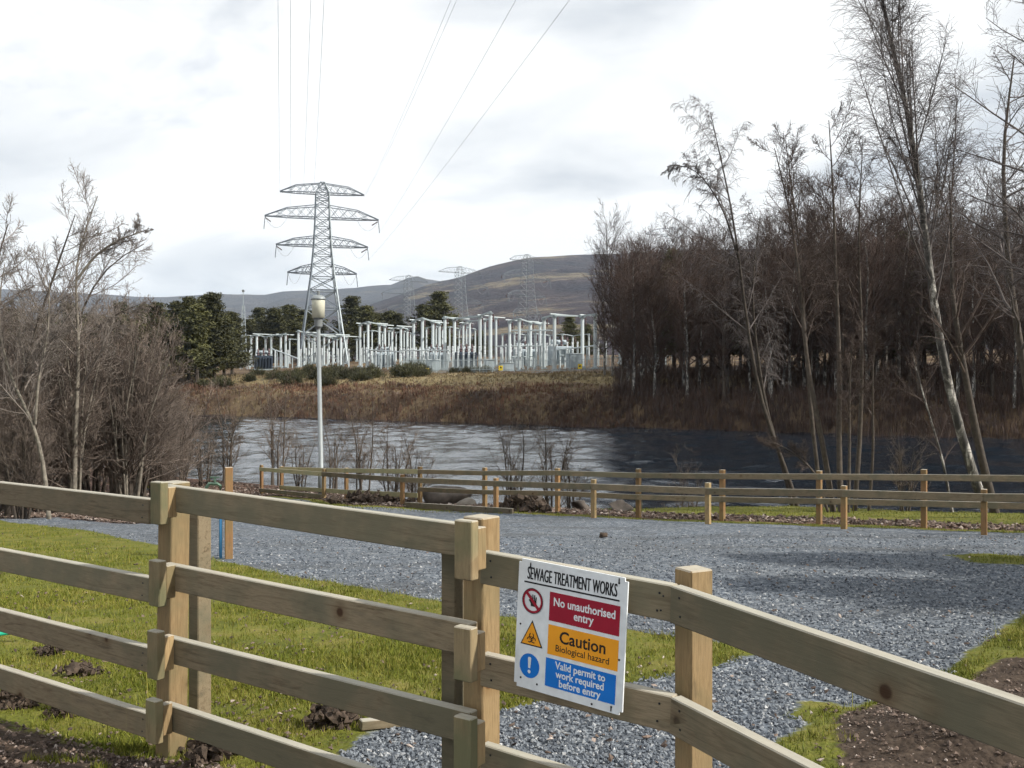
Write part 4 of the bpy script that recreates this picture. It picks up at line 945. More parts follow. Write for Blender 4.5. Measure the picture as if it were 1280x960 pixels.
# --- thicket bushes: four kinds, copied
def bush_proto(name, seed, h, w, nst, twig, trunk, dens=1.0, rt=0.006, lean=0.0):
    rng = np.random.default_rng(seed); st = []
    for i in range(nst):
        a = 2 * math.pi * (i + rng.random()) / nst; sp = w * rng.uniform(0.2, 1.0); hh = h * rng.uniform(0.6, 1.05)
        p0 = np.array([0.25 * math.cos(a) * rng.random(), 0.25 * math.sin(a) * rng.random(), -0.15])
        p2 = np.array([sp * math.cos(a) + lean * hh, sp * math.sin(a), hh]); p1 = p0 * 0.4 + p2 * 0.6 * np.array([0.6, 0.6, 1.0]) + rng.normal(0, 0.1, 3)
        st.append((np.array([p0, p1 * 0.5 + p0 * 0.5, p1, p2]), 0.014 + 0.009 * h * rng.uniform(0.5, 1), rt))
    return bare_tree(name, 'x', 'shrub', st, [lv(int(9 * dens), 0.15, 0.98, 42, 0.34, tap, 0.35, 0.10, 5, 0.6, rt * 0.9, 10, 3), lv(int(9 * dens), 0.1, 1, 40, 0.45, tap, 0.25, 0.14, 4, 0.55, rt * 0.75), lv(4, 0.15, 1, 40, 0.5, one, 0.1, 0.16, 3, 0.6, rt * 0.6)], trunk, twig, seed, None, (0, 0, 0))
def put_copies(protos, spots, label, cat, group, scale=(0.85, 1.15), seed=1, zoff=0.0):
    rng = np.random.default_rng(seed)
    for i, (x, y) in enumerate(spots):
        p = protos[i % len(protos)]; c = copy_tree(p)
        k = rng.uniform(*scale); c.location = (x, y, H(x, y) + zoff); c.rotation_euler = (0, 0, rng.uniform(0, 6.28)); c.scale = (k, k, k * rng.uniform(0.92, 1.08))
        tag(c, label, cat, group)
def drop(protos):
    for p in protos:
        for ch in list(p.children): bpy.data.objects.remove(ch)
        bpy.data.objects.remove(p)
def spots_px(n, px0, px1, y0, y1, rng, smax=29.0, smin=-99):
    out_ = []
    while len(out_) < n:
        px = rng.uniform(px0, px1); Y = rng.uniform(y0, y1); x = (px - 640) / F * Y; s = NX * x + NY * Y
        if smin < s < smax and all((x - a) ** 2 + (Y - b) ** 2 > 0.5 for a, b in out_): out_.append((x, Y))
    return out_
rng = np.random.default_rng(71)
pb = [bush_proto('thicket_shrub', 301 + i, 3.9 + 0.3 * i, 1.5, 9, M['twig_buff'], M['bark_pale' if i % 2 else 'bark_brown'], 1.15, 0.0075) for i in range(3)]
put_copies(pb, spots_px(32, -120, 172, 25, 40, rng, 30.5), 'bare brown thicket shrub among the trees on the left bank', 'shrub', 'shrubs of the left thicket', (1.0, 1.38), 2)
put_copies(pb, spots_px(11, 165, 232, 31, 46, rng, 31.0), 'lower bare shrub at the water side end of the left thicket', 'shrub', 'shrubs at the thicket end', (0.65, 0.95), 3)
put_copies(pb, spots_px(7, -120, 60, 22.5, 26, rng), 'bare shrub at the front of the left thicket behind the top rail', 'shrub', 'shrubs at the thicket front', (0.55, 0.8), 4)
drop(pb)
# --- saplings on the water's edge behind the fences
ps = [bush_proto('bank_sapling', 321 + i, 2.6 + 0.5 * i, 0.7, 5, M['twig_brown'], M['bark_brown'], 0.8, 0.0055) for i in range(3)]
for i, (px, Y, k, lab) in enumerate([(255, 40, 1.25, 'thin sapling by the water left of the fence corner post'), (285, 41, 1.3, 'thin sapling in line with the timber standpipe post'), (345, 41, 1.2, 'thin sapling just right of the fence corner post'), (375, 39, 0.95, 'bushy sapling behind the corner rails left of the lamp post'),
                             (418, 38, 1.0, 'bushy sapling immediately right of the lamp post'), (452, 36, 1.0, 'sapling behind the rails between lamp post and boulders'), (492, 34, 1.2, 'sapling with spreading twigs left of the largest boulder'), (520, 33.5, 1.0, 'small sapling at the bend of the back fence'),
                             (640, 30, 0.85, 'slim sapling behind the litter heap left of the spreading one'), (690, 29.5, 1.15, 'spreading multi-stem sapling against the bright water in the middle'), (715, 29.5, 0.8, 'slim sapling right of the spreading middle one'), (860, 30, 0.8, 'low sapling at the left foot of the leaning birch'), (1130, 26.5, 0.9, 'low sapling between the alder clump and the tall birch')]):
    c = copy_tree(ps[i % 3]); x = (px - 640) / F * Y; c.location = (x, Y, H(x, Y) - 0.05); c.rotation_euler = (0, 0, i * 1.9); c.scale = (k, k, k); tag(c, lab, 'sapling', 'saplings along the near water edge')
drop(ps)

# --- the leafless wood across the river
def wood_proto(seed, h, mat_tr, mat_tw, fine=True):
    rng = np.random.default_rng(seed); st = [(np.array([[0, 0, -0.5], [rng.normal(0, .25), rng.normal(0, .25), h * 0.4], [rng.normal(0, .4), rng.normal(0, .4), h * 0.75], [rng.normal(0, .4), rng.normal(0, .4), h]]), 0.15 + 0.004 * h, 0.02)]
    return bare_tree('wood_tree', 'x', 'tree', st, [lv(42, 0.16, 0.99, 46, 0.20, lambda t: 0.55 + 0.8 * np.sin(np.clip(t, 0, 1) ** 0.9 * 2.9), 0.55, 0.08, 5, 0.5, 0.014, 12, 3), lv(10, 0.12, 1, 40, 0.42, tap, 0.35, 0.12, 4, 0.6, 0.012), lv(5, 0.1, 1, 40, 0.5, one, 0.15, 0.15, 3, 0.7, 0.010)], mat_tr, mat_tw, seed, None, (0, 0, 0), trunk_sides=6)
pw = [wood_proto(401 + i, 15.5 + 1.2 * (i % 3), M['birch'] if i in (1, 2, 4) else M['bark_brown'], M['twig_red']) for i in range(5)]
def ppx_(q): return 640 + F * q[0] / q[1]
def wood_spots(n, smin, smax, pxmin, rng, gap):
    out_ = []; tries = 0
    while len(out_) < n and tries < 20000:
        tries += 1
        t = rng.uniform(-95, 60); s = rng.uniform(smin, smax); x, y = UX * t + NX * s, UY * t + NY * s; px = 640 + F * x / y
        if px < pxmin or px > 1420: continue
        if all((x - a) ** 2 + (y - b) ** 2 > gap for a, b in out_): out_.append((x, y))
    return out_
put_copies(pw, wood_spots(44, 97.5, 106, 772, rng, 3.0), 'leafless tree in the front row of the wood across the river', 'tree', 'front row of the far wood', (0.72, 0.96), 5)
ws = wood_spots(66, 106, 135, 778, rng, 7.0); lo = [q for q in ws if ppx_(q) < 880]; hi = [q for q in ws if ppx_(q) >= 880]
put_copies(pw, hi, 'leafless tree deep inside the wood across the river', 'tree', 'trees deep in the far wood', (0.95, 1.12), 6)
put_copies(pw, lo, 'lower leafless tree in the left end of the wood near the substation', 'tree', 'left end of the far wood', (0.9, 1.06), 16)
def single(protos, k, px, Y, sc, label, cat='tree', rot=0.0):
    c = copy_tree(protos[k]); x = (px - 640) / F * Y; c.location = (x, Y, H(x, Y)); c.scale = (sc[0], sc[0], sc[1]); c.rotation_euler[2] = rot; tag(c, label, cat); return c
single(pw, 1, 766, 128, (0.85, 1.22), 'tall thin birch standing clear at the left end of the wood')
single(pw, 4, 756, 133, (0.8, 0.90), 'shorter leafless tree at the left end of the wood, beside the substation')
drop(pw)

# --- pines and evergreen scrub
def pine_proto(seed, h, w, n_br, mat, cone=0.75, leaf=0.34):
    rng = np.random.default_rng(seed); root = thing('pine_tree', 'x', 'tree')
    MB().tube([(0, 0, -0.5), (0.05, 0, h * 0.5), (0, 0.1, h * 0.97)], [0.2, 0.13, 0.03], 6).build('trunk', M['bark_brown'], root)
    t = (np.arange(n_br) + rng.random(n_br)) / n_br; z = h * (0.16 + 0.84 * t); r = w * ((1 - t) ** cone * 0.95 + 0.07) * rng.uniform(0.45, 1.25, n_br); a = np.arange(n_br) * 2.4 + rng.normal(0, 0.5, n_br)
    u = np.linspace(0.25, 1, 7)[None]
    c = np.stack([np.cos(a)[:, None] * r[:, None] * u, np.sin(a)[:, None] * r[:, None] * u, z[:, None] + (0.30 * r)[:, None] * u ** 2 - 0.10 * r[:, None]], -1)
    boughs = np.concatenate([np.stack([0 * a, 0 * a, z - 0.12 * r], -1)[:, None], c[:, [3, 6]]], 1)
    obj('bough', join_tubes('bough', [(boughs, np.tile(np.array([[0.05, 0.03, 0.012]]), (n_br, 1)), 3)], M['bark_brown']), root)
    c = np.repeat(c.reshape(-1, 3), 26, axis=0); n = len(c); c = c + rng.normal(0, 1, c.shape) * np.array([0.26, 0.26, 0.15])
    d = nrm(rng.normal(size=(n, 3)) + np.array([0, 0, 0.5])); sdv = nrm(np.cross(d, rng.normal(size=(n, 3)))); L = leaf * rng.uniform(0.6, 1.4, n)[:, None]
    v = np.stack([c - sdv * L * 0.32, c + sdv * L * 0.32, c + d * L], 1).reshape(-1, 3)
    obj('crown', np_mesh('crown', v, [np.arange(3 * n).reshape(-1, 3)], mat), root); return root
pp = [pine_proto(501 + i, 11.0 + 1.2 * i, 3.1, 58, M['needle'], (0.85, 0.7, 1.0)[i], 0.26) for i in range(3)]
PS = [(168, 165, .95), (180, 170, 1.05), (196, 160, 1.0), (208, 168, 1.0), (222, 175, 1.05), (236, 168, 1.0), (246, 160, 1.12), (258, 172, 1.12), (268, 164, 1.05), (280, 178, 0.95), (290, 182, .9), (150, 175, 1.0), (130, 170, 1.05), (110, 175, 1.0), (88, 170, 1.05), (64, 178, 1.1), (40, 172, 1.0), (15, 176, 1.1), (-15, 175, 1.0)]
for i, (px, Y, k) in enumerate(PS):
    c = single(pp, i % 3, px, Y, (k * 1.65, k * 1.05), 'dark green pine in the stand left of the substation', rot=i * 1.3); c['group'] = 'pines left of the substation'
for i, px in enumerate([312, 324, 334, 343, 352, 362, 371, 380, 392, 428, 440, 449, 458, 467, 478, 488, 497, 530, 540, 549, 556, 600, 712, 722, 733]):
    k = 0.92 + 0.22 * math.sin(i * 2.7) - (0.3 if px > 590 else 0.0); Y = 272 + 18 * math.sin(i * 1.9)
    c = single(pp, (i * 2) % 3, px, Y, (k * 2.3, k * 1.15), 'distant pine in the row behind the substation', rot=i * 2.1); c['group'] = 'pines behind the substation'
for px, Y, k, lab in ((842, 132, 1.35, 'pine poking above the wood near the hidden pylon'), (1128, 118, 1.35, 'dark pine top showing above the wood left of the tall birch'), (1108, 122, 1.25, 'second pine top above the wood, left of the darker one')):
    single(pp, 1, px, Y, (k, k), lab)
c = single(pp, 0, 1830, 9.0, (0.8, 0.42), 'pine outside the right edge that shades the gravel'); c = single(pp, 2, 1840, 11.5, (0.9, 0.46), 'second pine outside the right edge that shades the gravel')
ri = np.random.default_rng(91)
for i, (x, y) in enumerate(wood_spots(26, 124, 142, 800, ri, 9.0)):  # pines added behind the wood to block light showing between the trunks
    c = copy_tree(pp[i % 3]); c.location = (x, y, H(x, y)); c.scale = (1.5, 1.5, 1.12); c.rotation_euler[2] = i * 1.7; tag(c, 'dark pine added behind the leafless wood to block light showing through', 'tree', 'pines added at the back of the far wood')
drop(pp)

# ------------------------------------------------------------------ pylons and wires
def truss(mb, a0, a1, b0, b1, n, r, k=3):
    """zigzag lattice between chord a0-a1 and chord b0-b1"""
    a0, a1, b0, b1 = map(np.asarray, (a0, a1, b0, b1))
    for i in range(n):
        u, v = i / n, (i + 1) / n; A, B = a0 + (a1 - a0) * u, a0 + (a1 - a0) * v; D, E = b0 + (b1 - b0) * u, b0 + (b1 - b0) * v
        mb.tube([A, E], r, k, False); mb.tube([D, B], r, k, False)
PW = [(0, 5.6), (8.5, 4.25), (21.2, 2.55), (27.5, 2.0), (34.0, 1.65), (39.7, 1.5), (42.3, 0.5)]
def pw(z): return float(np.interp(z, [p[0] for p in PW], [p[1] for p in PW]))
ARMS = [(39.7, 42.0, 9.6), (34.0, 36.8, 13.0), (27.5, 29.6, 10.5), (21.2, 23.1, 7.9)]
def pylon_proto(rk=1.0):
    root = thing('pylon', 'x', 'pylon')
    zs = [0, 7.0, 13.0, 17.2, 20.2, 23.1, 25.4, 27.5, 29.6, 31.8, 34.0, 36.8, 38.4, 39.7, 41.0, 42.3]
    for sx in (-1, 1):
        for sy in (-1, 1):
            MB().tube([(sx * pw(z), sy * pw(z), z) for z in (-0.8, 8.5, 21.2, 27.5, 34, 39.7, 42.3)], [rk * q for q in (0.23, 0.22, 0.18, 0.16, 0.14, 0.12, 0.1)], 4).build('leg', M['galv'] if sx > 0 else M['steel_dark'], root)  # lighter steel on the right-hand legs, darker on the left
    for (ax, s) in ((0, -1), (0, 1), (1, -1), (1, 1)):
        mb = MB()
        for z0, z1 in zip(zs[:-1], zs[1:]):
            w0, w1 = pw(z0), pw(z1)
            c = (lambda a, z, w: (a * w, s * w, z)) if ax == 0 else (lambda a, z, w: (s * w, a * w, z))
            r = rk * (0.12 if z0 < 20 else 0.09)
            mb.tube([c(-1, z0, w0), c(1, z1, w1)], r, 3, False); mb.tube([c(1, z0, w0), c(-1, z1, w1)], r, 3, False); mb.tube([c(-1, z1, w1), c(1, z1, w1)], r, 3, False)
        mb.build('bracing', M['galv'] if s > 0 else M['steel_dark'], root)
    for zb, zt, L in ARMS:
        for sx in (-1, 1):
            mb = MB(); w = pw(zb); tip = np.array([sx * L, 0, zb + 0.1])
            for sy in (-1, 1):
                bl = [np.array([sx * w, sy * w, zb]), np.array([sx * L * 0.62, sy * w * 0.8, zb]), np.array([sx * L, sy * 0.12, zb])]
                wt = pw(zt); tl = [np.array([sx * wt, sy * wt, zt]), np.array([sx * L * 0.62, sy * w * 0.55, zb + (zt - zb) * 0.72]), np.array([sx * L, sy * 0.12, zb + 0.15])]
                mb.tube(bl, rk * 0.11, 4); mb.tube(tl, rk * 0.10, 4)
                truss(mb, bl[0], bl[1], tl[0], tl[1], 3, rk * 0.05); truss(mb, bl[1], bl[2], tl[1], tl[2], 2, rk * 0.05)
            truss(mb, (sx * w, -w, zb), (sx * L * 0.62, -w * 0.8, zb), (sx * w, w, zb), (sx * L * 0.62, w * 0.8, zb), 3, rk * 0.05)
            truss(mb, (sx * L * 0.62, -w * 0.8, zb), (sx * L, -0.1, zb), (sx * L * 0.62, w * 0.8, zb), (sx * L, 0.1, zb), 2, rk * 0.05)
            mb.build('crossarm', M['steel_dark'], root)
    for zb, zt, L in ARMS[1:]:
        for sx in (-1, 1):
            x = sx * (L - 0.15)
            MB().tube([(x, 0, zb), (x + 0.15 * sx, -0.3, zb - 1.2), (x + 0.3 * sx, -0.5, zb - 3.0)], 0.10, 5).build('insulator', M['steel_dark'], root)
            x2 = sx * L * 0.62; p = np.linspace(0, 1, 9); mb = MB()
            mb.tube(np.stack([x + (x2 - x) * p, 0.4 + 0 * p, zb - 0.3 - 4.0 * 2.2 * p * (1 - p)], 1), 0.035, 3, False); mb.build('jumper_cable', M['wire'], root)
            if L > 9: MB().tube([(x, 1.0, zb - 0.2), (x - 1.2 * sx, 2.0, zb - 0.9)], 0.13, 5).build('insulator', M['insul'], root)
    return root
py0 = pylon_proto()
py1 = pylon_proto(0.5)
def put_pylon(px, Y, k, rz, label, top=None):
    c = copy_tree(py0 if Y < 250 else py1); x = (px - 640) / F * Y; z = H(x, Y) if top is None else P(px, top, Y)[2] - 42.3 * k
    c.location = (x, Y, z); c.rotation_euler[2] = rz; c.scale = (k, k, k); tag(c, label, 'pylon', 'lattice pylons'); return c
tower = put_pylon(403, 228, 1.0, math.radians(14), 'nearest lattice pylon with four pairs of crossarms behind the lamp post', 228)
put_pylon(511, 430, 1.0, math.radians(35), 'farthest lattice pylon, small against the hill, right of the nearest one', 344)
put_pylon(575, 400, 1.0, math.radians(30), 'distant lattice pylon against the hill above the middle of the substation', 333)
put_pylon(659, 350, 1.0, math.radians(50), 'distant lattice pylon with narrow arms against the brown hill', 318)
put_pylon(842, 285, 1.0, math.radians(25), 'lattice pylon top showing above the wood', 284)
drop([py0, py1])
def mast():
    Y = 215; x, y, z = gz(304, Y); top = P(303, 362, Y)[2] - z; root = thing('lattice_mast', 'thin grey lattice mast at the left end of the substation', 'mast', (x, y, z))
    for i in range(3):
        a = i * 2.094; MB().tube([(0.9 * math.cos(a), 0.9 * math.sin(a), -0.3), (0.3 * math.cos(a), 0.3 * math.sin(a), top * 0.8)], [0.09, 0.06], 4).build('leg', M['galv'], root)
    mb = MB()
    for i in range(3):
        a, b = i * 2.094, (i + 1) * 2.094
        truss(mb, (0.9 * math.cos(a), 0.9 * math.sin(a), 0), (0.3 * math.cos(a), 0.3 * math.sin(a), top * 0.8), (0.9 * math.cos(b), 0.9 * math.sin(b), 0), (0.3 * math.cos(b), 0.3 * math.sin(b), top * 0.8), 9, 0.045)
    mb.build('bracing', M['galv'], root); MB().tube([(0, 0, top * 0.78), (0, 0, top)], 0.09, 5).build('spire', M['galv'], root)
    MB().box((0, 0, top - 0.3), (0.45, 0.45, 0.5)).build('head', M['lamp_dark'], root)
mast()
def wire(label, a, px, py, Yp, ext=1.6, sag=2.5):
    b = P(px, py, Yp); e_ = a + (b - a) * ext
    u = np.linspace(0, 1, 40)[:, None]; p = a + (e_ - a) * u; p[:, 2] -= 4 * sag * (u * (1 - u))[:, 0]
    ub = 1 / ext; p[:, 2] += (u[:, 0] * ext) * 4 * sag * ub * (1 - ub)
    o = MB().tube(p, 0.013, 4, False).build('power_line', M['wire']); tag(o, label, 'power line', 'overhead conductors')
tw = np.array(tower.location); cz, sz = math.cos(math.radians(14)), math.sin(math.radians(14))
def armtip(i, sx, dz=-0.0): zb, zt, L = ARMS[i]; return tw + np.array([cz * sx * L, sz * sx * L, zb + dz])
wire('faintest overhead wire, far left of the group rising from the near pylon', armtip(0, -1), 348, 60, 80)
wire('overhead wire second from left, rising nearly straight up from the near pylon', armtip(1, -0.55, 1), 363, 0, 72)
wire('overhead wire third from left, rising from the near pylon', armtip(0, -0.45, 1.0), 388, 15, 78)
wire('overhead wire rising from the near pylon top towards the upper edge, fourth from left', armtip(0, -0.2, 1.5), 405, 0, 64)
wire('overhead wire from the top right crossarm tip of the near pylon', armtip(0, 1), 527, 88, 95, 2.0)
wire('faint twin beside the wire from the top right crossarm tip', armtip(0, 1, -0.4), 532, 88, 95, 2.0)
wire('overhead wire from the longest right crossarm of the near pylon', armtip(1, 1, -3.0), 628, 30, 70, 2.0)
wire('strongest overhead wire, slanting lowest to the right from the near pylon', armtip(2, 1, -3.0), 680, 43, 60, 2.0)

# ------------------------------------------------------------------ substation
def gantry(label, cols, top, w, beams=True, arms=True, mat='column', name='busbar_gantry', insul=True, hang=0):
    """cols: list of (px, distance); all columns rise to the level seen at row top at the first one"""
    x, y, z = gz(*cols[0]); zt = P(cols[0][0], top, cols[0][1])[2]
    root = thing(name, label, 'gantry', (x, y, z), 0.0, 'steel gantries of the substation'); o = np.array([x, y, z]); heads = []
    for px, Y in cols:
        cx, cy, czv = gz(px, Y); h = zt - czv
        col_ = MB().tube([(0, 0, -0.3), (0, 0, h)], [w * 0.48, w * 0.42], 8).build('column', M[mat], root, np.array([cx, cy, czv]) - o)
        MB().box((0, 0, 0.05), (w * 1.7, w * 1.7, 0.4)).build('footing', M['beam'], col_)
        MB().box((0, 0, h - 0.1), (w * 1.35, w * 1.35, 0.22)).build('head_plate', M['beam'], col_)
        heads.append(np.array([cx, cy, zt]))
    if beams:
        for a, b in zip(heads[:-1], heads[1:]):
            d = nrm(b - a); ang = math.atan2(d[1], d[0]); L = np.linalg.norm(b - a) + w * 1.6
            R = np.array([[math.cos(ang), -math.sin(ang), 0], [math.sin(ang), math.cos(ang), 0], [0, 0, 1]])
            MB().box((0, 0, 0), (L, w * 0.42, w * 0.40), R).build('beam', M['beam'], root, (a + b) / 2 + [0, 0, w * 0.2] - o)
    if arms:
        for i, a in enumerate(heads):
            if (i * 7 + len(label)) % 3 == 0: continue
            d = np.array([0.62, 0.78, 0.0]); ang = math.atan2(d[1], d[0]); R = np.array([[math.cos(ang), -math.sin(ang), 0], [math.sin(ang), math.cos(ang), 0], [0, 0, 1]])
            MB().box((0, 0, 0), (4.2 + 1.2 * math.sin(i * 2.1), w * 0.28, w * 0.28), R).build('arm', M['column'], root, a + d * (1.0 + 0.5 * math.sin(i * 1.7)) + [0, 0, w * 0.45 + 0.03] - o)
    if insul:
        for i, a in enumerate(heads):
            p = a + np.array([0.5, -0.7, -0.2])
            mb = MB(); mb.lathe([(0.05, 0), (0.16, -0.1), (0.05, -0.2), (0.16, -0.3), (0.05, -0.4), (0.16, -0.5), (0.05, -0.6), (0.16, -0.7), (0.05, -0.8), (0.16, -0.95), (0.05, -1.3)][::-1], 8); mb.build('insulator', M['insul'], root, p - o)
    return root
gantry('pale gantry with three short bays at the far left of the substation', [(314, 232), (321, 224), (332, 236), (339, 228), (351, 226), (357, 218)], 421, 0.62)
gantry('tall single-ended gantry just left of the lamp post', [(373, 216), (380, 226), (386, 234), (393, 240)], 414, 0.66)
gantry('dense gantry row behind the lamp post, between the pylon legs', [(405, 222), (411, 230), (417, 238), (426, 222), (433, 230)], 420, 0.6)
gantry('gantry right of the nearest pylon with light arms on top', [(450, 206), (460, 198), (474, 206), (481, 212)], 406, 0.62)
gantry('lower gantry row right of the pylon, in the middle of the left half', [(490, 200), (501, 192), (509, 200)], 412, 0.58)
gantry('twin-column gantry with bright arms left of the substation centre', [(517, 184), (528, 176), (541, 186), (549, 192)], 402, 0.66)
gantry('large gantry with a long top beam near the substation centre', [(556, 172), (568, 178), (600, 170), (613, 160)], 397, 0.66)
gantry('inner gantry behind the large central one', [(579, 200), (587, 192), (606, 188), (620, 182)], 405, 0.5)
gantry('slender gantry right of centre with peaked arms', [(637, 166), (649, 160), (663, 170), (675, 174)], 402, 0.55)
gantry('wide gantry of tall pale columns beside the wood', [(680, 162), (693, 156), (728, 158), (744, 154)], 398, 0.62)
gantry('gantry glimpsed through the trunks at the edge of the wood', [(775, 172), (800, 168), (830, 166)], 432, 0.5, arms=False)
gantry('thin rear column row seen through the gantries left of centre', [(455, 232), (465, 226), (478, 234), (486, 228), (495, 236), (505, 230), (513, 238)], 415, 0.42, arms=False, insul=False)
gantry('thin rear column row seen behind the central gantry', [(533, 214), (545, 208), (553, 216), (562, 210), (574, 218), (583, 212), (594, 220)], 410, 0.42, arms=False)
gantry('thin rear column row behind the tall columns near the wood', [(628, 206), (643, 200), (656, 210), (669, 204), (687, 212), (703, 206), (716, 214), (736, 206)], 418, 0.4, arms=False)
gantry('thin rear column row behind the lamp post gantries', [(362, 250), (377, 256), (390, 250), (400, 258), (421, 252), (438, 258), (446, 250)], 424, 0.42, arms=False, insul=False)
gantry('low frame of slanting struts at the foot of the tall columns', [(700, 160), (706, 162), (712, 160), (718, 162)], 444, 0.26, arms=False, insul=False)
gantry('low frame of short posts at the foot of the slender gantry', [(640, 164), (646, 166), (654, 164), (660, 166), (668, 164)], 446, 0.26, arms=False, insul=False)
# post insulators: pedestal, porcelain stack, cap
def insulator_proto():
    root = thing('insulator_post', 'x', 'insulator')
    MB().box((0, 0, 1.2), (0.28, 0.28, 2.6)).build('pedestal', M['column'], root)
    pr = []; z = 2.5
    for i in range(6): pr += [(0.09, z), (0.22, z + 0.10), (0.09, z + 0.2)]; z += 0.26
    MB().lathe(pr, 8).build('porcelain', M['insul_w'], root); MB().lathe([(0.14, z - 0.06), (0.14, z + 0.12)], 8).build('cap', M['lamp_dark'], root)
    return root
ip = insulator_proto(); k_ = 0
for row, (p0, p1, n, Y, lab) in enumerate([(505, 560, 12, 178, 'white insulator post in the row below the twin-column gantry'), (376, 436, 10, 212, 'insulator post at the foot of the gantries behind the lamp post'), (452, 500, 9, 190, 'insulator post below the gantries right of the nearest pylon'),
                                   (626, 722, 16, 176, 'insulator post among the tall columns right of the substation centre'), (312, 360, 7, 214, 'insulator post at the far left of the substation'), (566, 606, 7, 168, 'insulator post under the large central gantry'), (748, 850, 12, 165, 'insulator post seen between trunks at the edge of the wood')]):
    for i in range(n):
        px = p0 + (p1 - p0) * i / (n - 1); x, y, z = gz(px, Y + 4 * math.sin(i * 1.3)); c = copy_tree(ip); c.location = (x, y, z); tag(c, lab, 'insulator', 'insulator posts ' + ('by the twin-column gantry', 'behind the lamp post', 'right of the nearest pylon', 'among the tall columns', 'at the far left', 'under the central gantry', 'at the wood edge')[row]); k_ += 1
drop([ip])
def busbar(label, p, q, zrow, Y0, Y1, r=0.13, sup=True):
    a = P(p, zrow[0], Y0); b = P(q, zrow[1], Y1); root = thing('busbar', label, 'busbar', a, 0, 'busbars of the substation')
    MB().tube([(0, 0, 0), b - a], r, 6).build('tube', M['column'], root)
    for i in range(1, 5):
        c = (b - a) * i / 5; g = H(a[0] + c[0], a[1] + c[1]) - a[2] - c[2]
        MB().tube([(0, 0, g - 0.2), (0, 0, -0.1)], 0.12, 6).build('support', M['beam'], root, c)
busbar('white busbar along the left group of gantries', 340, 372, (436, 448), 214, 208); busbar('white busbar crossing in front of the gantries right of the pylon', 458, 503, (437, 440), 186, 180)
busbar('long white busbar low across the right half', 620, 690, (433, 432), 172, 168); busbar('white busbar sloping up beside the wood', 690, 745, (438, 432), 172, 164); busbar('high white tube right of the centre', 640, 690, (413, 413), 164, 160); busbar('white busbar under the twin-column gantry', 500, 562, (438, 438), 174, 170)
def transformer(px, Y, label, k, mat):
    x, y, z = gz(px, Y); root = thing('transformer', label, 'transformer', (x, y, z), 0.4, 'transformers of the substation')
    tank = MB().box((0, 0, 1.6 * k), (3.6 * k, 2.2 * k, 2.8 * k), ch=0.08).build('tank', M[mat], root); MB().box((0, 0, 0.1), (4.2 * k, 2.8 * k, 0.3)).build('plinth', M['beam'], root)
    for i in range(6): MB().box((-1.5 * k + 0.6 * k * i, -1.45 * k, 1.5 * k), (0.16, 0.6 * k, 2.2 * k)).build('radiator_fin', M[mat], tank)
    MB().tube([(-1.4 * k, 0.4, 3.7 * k), (1.2 * k, 0.4, 3.7 * k)], 0.4 * k, 10).build('oil_drum', M['tx_grey'], root)
    for i in range(3): MB().lathe([(0.2, 3.0 * k), (0.28, 3.2 * k), (0.15, 3.4 * k), (0.25, 3.6 * k), (0.13, 3.8 * k), (0.22, 4.0 * k), (0.06, 4.6 * k)], 8, ((i - 1) * 1.1 * k, -0.5 * k, 0)).build('bushing', M['insul'], tank)
transformer(329, 206, 'dark blue grey transformer at the far left of the substation', 1.0, 'tx_blue'); transformer(582, 176, 'dark transformer with brown bushings under the central gantry', 0.95, 'tx_blue'); transformer(545, 184, 'grey transformer below the twin-column gantry', 1.0, 'tx_grey'); transformer(700, 176, 'grey transformer between the tall columns near the wood', 1.1, 'tx_grey')
transformer(480, 196, 'grey transformer right of the nearest pylon', 1.0, 'tx_grey'); transformer(655, 182, 'grey transformer behind the slender gantry', 1.0, 'tx_grey')
def kiosk(px, Y, label, w, h):
    x, y, z = gz(px, Y); root = thing('equipment_kiosk', label, 'kiosk', (x, y, z), 0.3, 'kiosks of the substation')
    MB().box((0, 0, h / 2), (w, 1.2, h), ch=0.04).build('cabinet', M['tx_grey'], root); MB().box((0, 0, h + 0.06), (w + 0.2, 1.4, 0.12)).build('roof', M['column'], root); MB().box((0, -0.62, h * 0.48), (w * 0.4, 0.05, h * 0.8)).build('door', M['beam'], root)
kiosk(541, 165, 'pale kiosk behind the yellow sign left of centre', 1.8, 1.9); kiosk(633, 160, 'low pale kiosk below the slender gantry', 2.2, 1.3); kiosk(612, 158, 'kiosk at the foot of the large central gantry', 1.4, 2.0); kiosk(718, 158, 'kiosk at the foot of the columns beside the wood', 2.4, 2.2)
# security fence with posts, rails and wire verticals
def security_fence():
    pts = [gz(505, 168), gz(560, 158), gz(620, 152), gz(690, 149), gz(760, 146), gz(840, 143)]
    root = thing('security_fence', 'pale grey palisade fence in front of the substation', 'fence', pts[0]); o = np.array(pts[0]); pal = MB()
    for a, b in zip(pts[:-1], pts[1:]):
        a, b = np.array(a), np.array(b); n = int(np.linalg.norm((b - a)[:2]) / 2.7)
        for i in range(n):
            p = a + (b - a) * i / n; p[2] = H(p[0], p[1]); MB().box((0, 0, 1.15), (0.12, 0.12, 2.5)).build('post', M['column'], root, p - o)
        for hz in (0.4, 1.9):
            MB().tube([a + [0, 0, hz] - o, b + [0, 0, hz] - o], 0.04, 4).build('rail', M['beam'], root)
        m = n * 12
        for i in range(m):
            p = a + (b - a) * i / m; p[2] = H(p[0], p[1]); pal.box(p - o + [0, -0.06, 1.1], (0.06, 0.02, 2.2))
    pl_ = pal.build('palisade', M['beam'], root); pl_['kind'] = 'stuff'
security_fence()
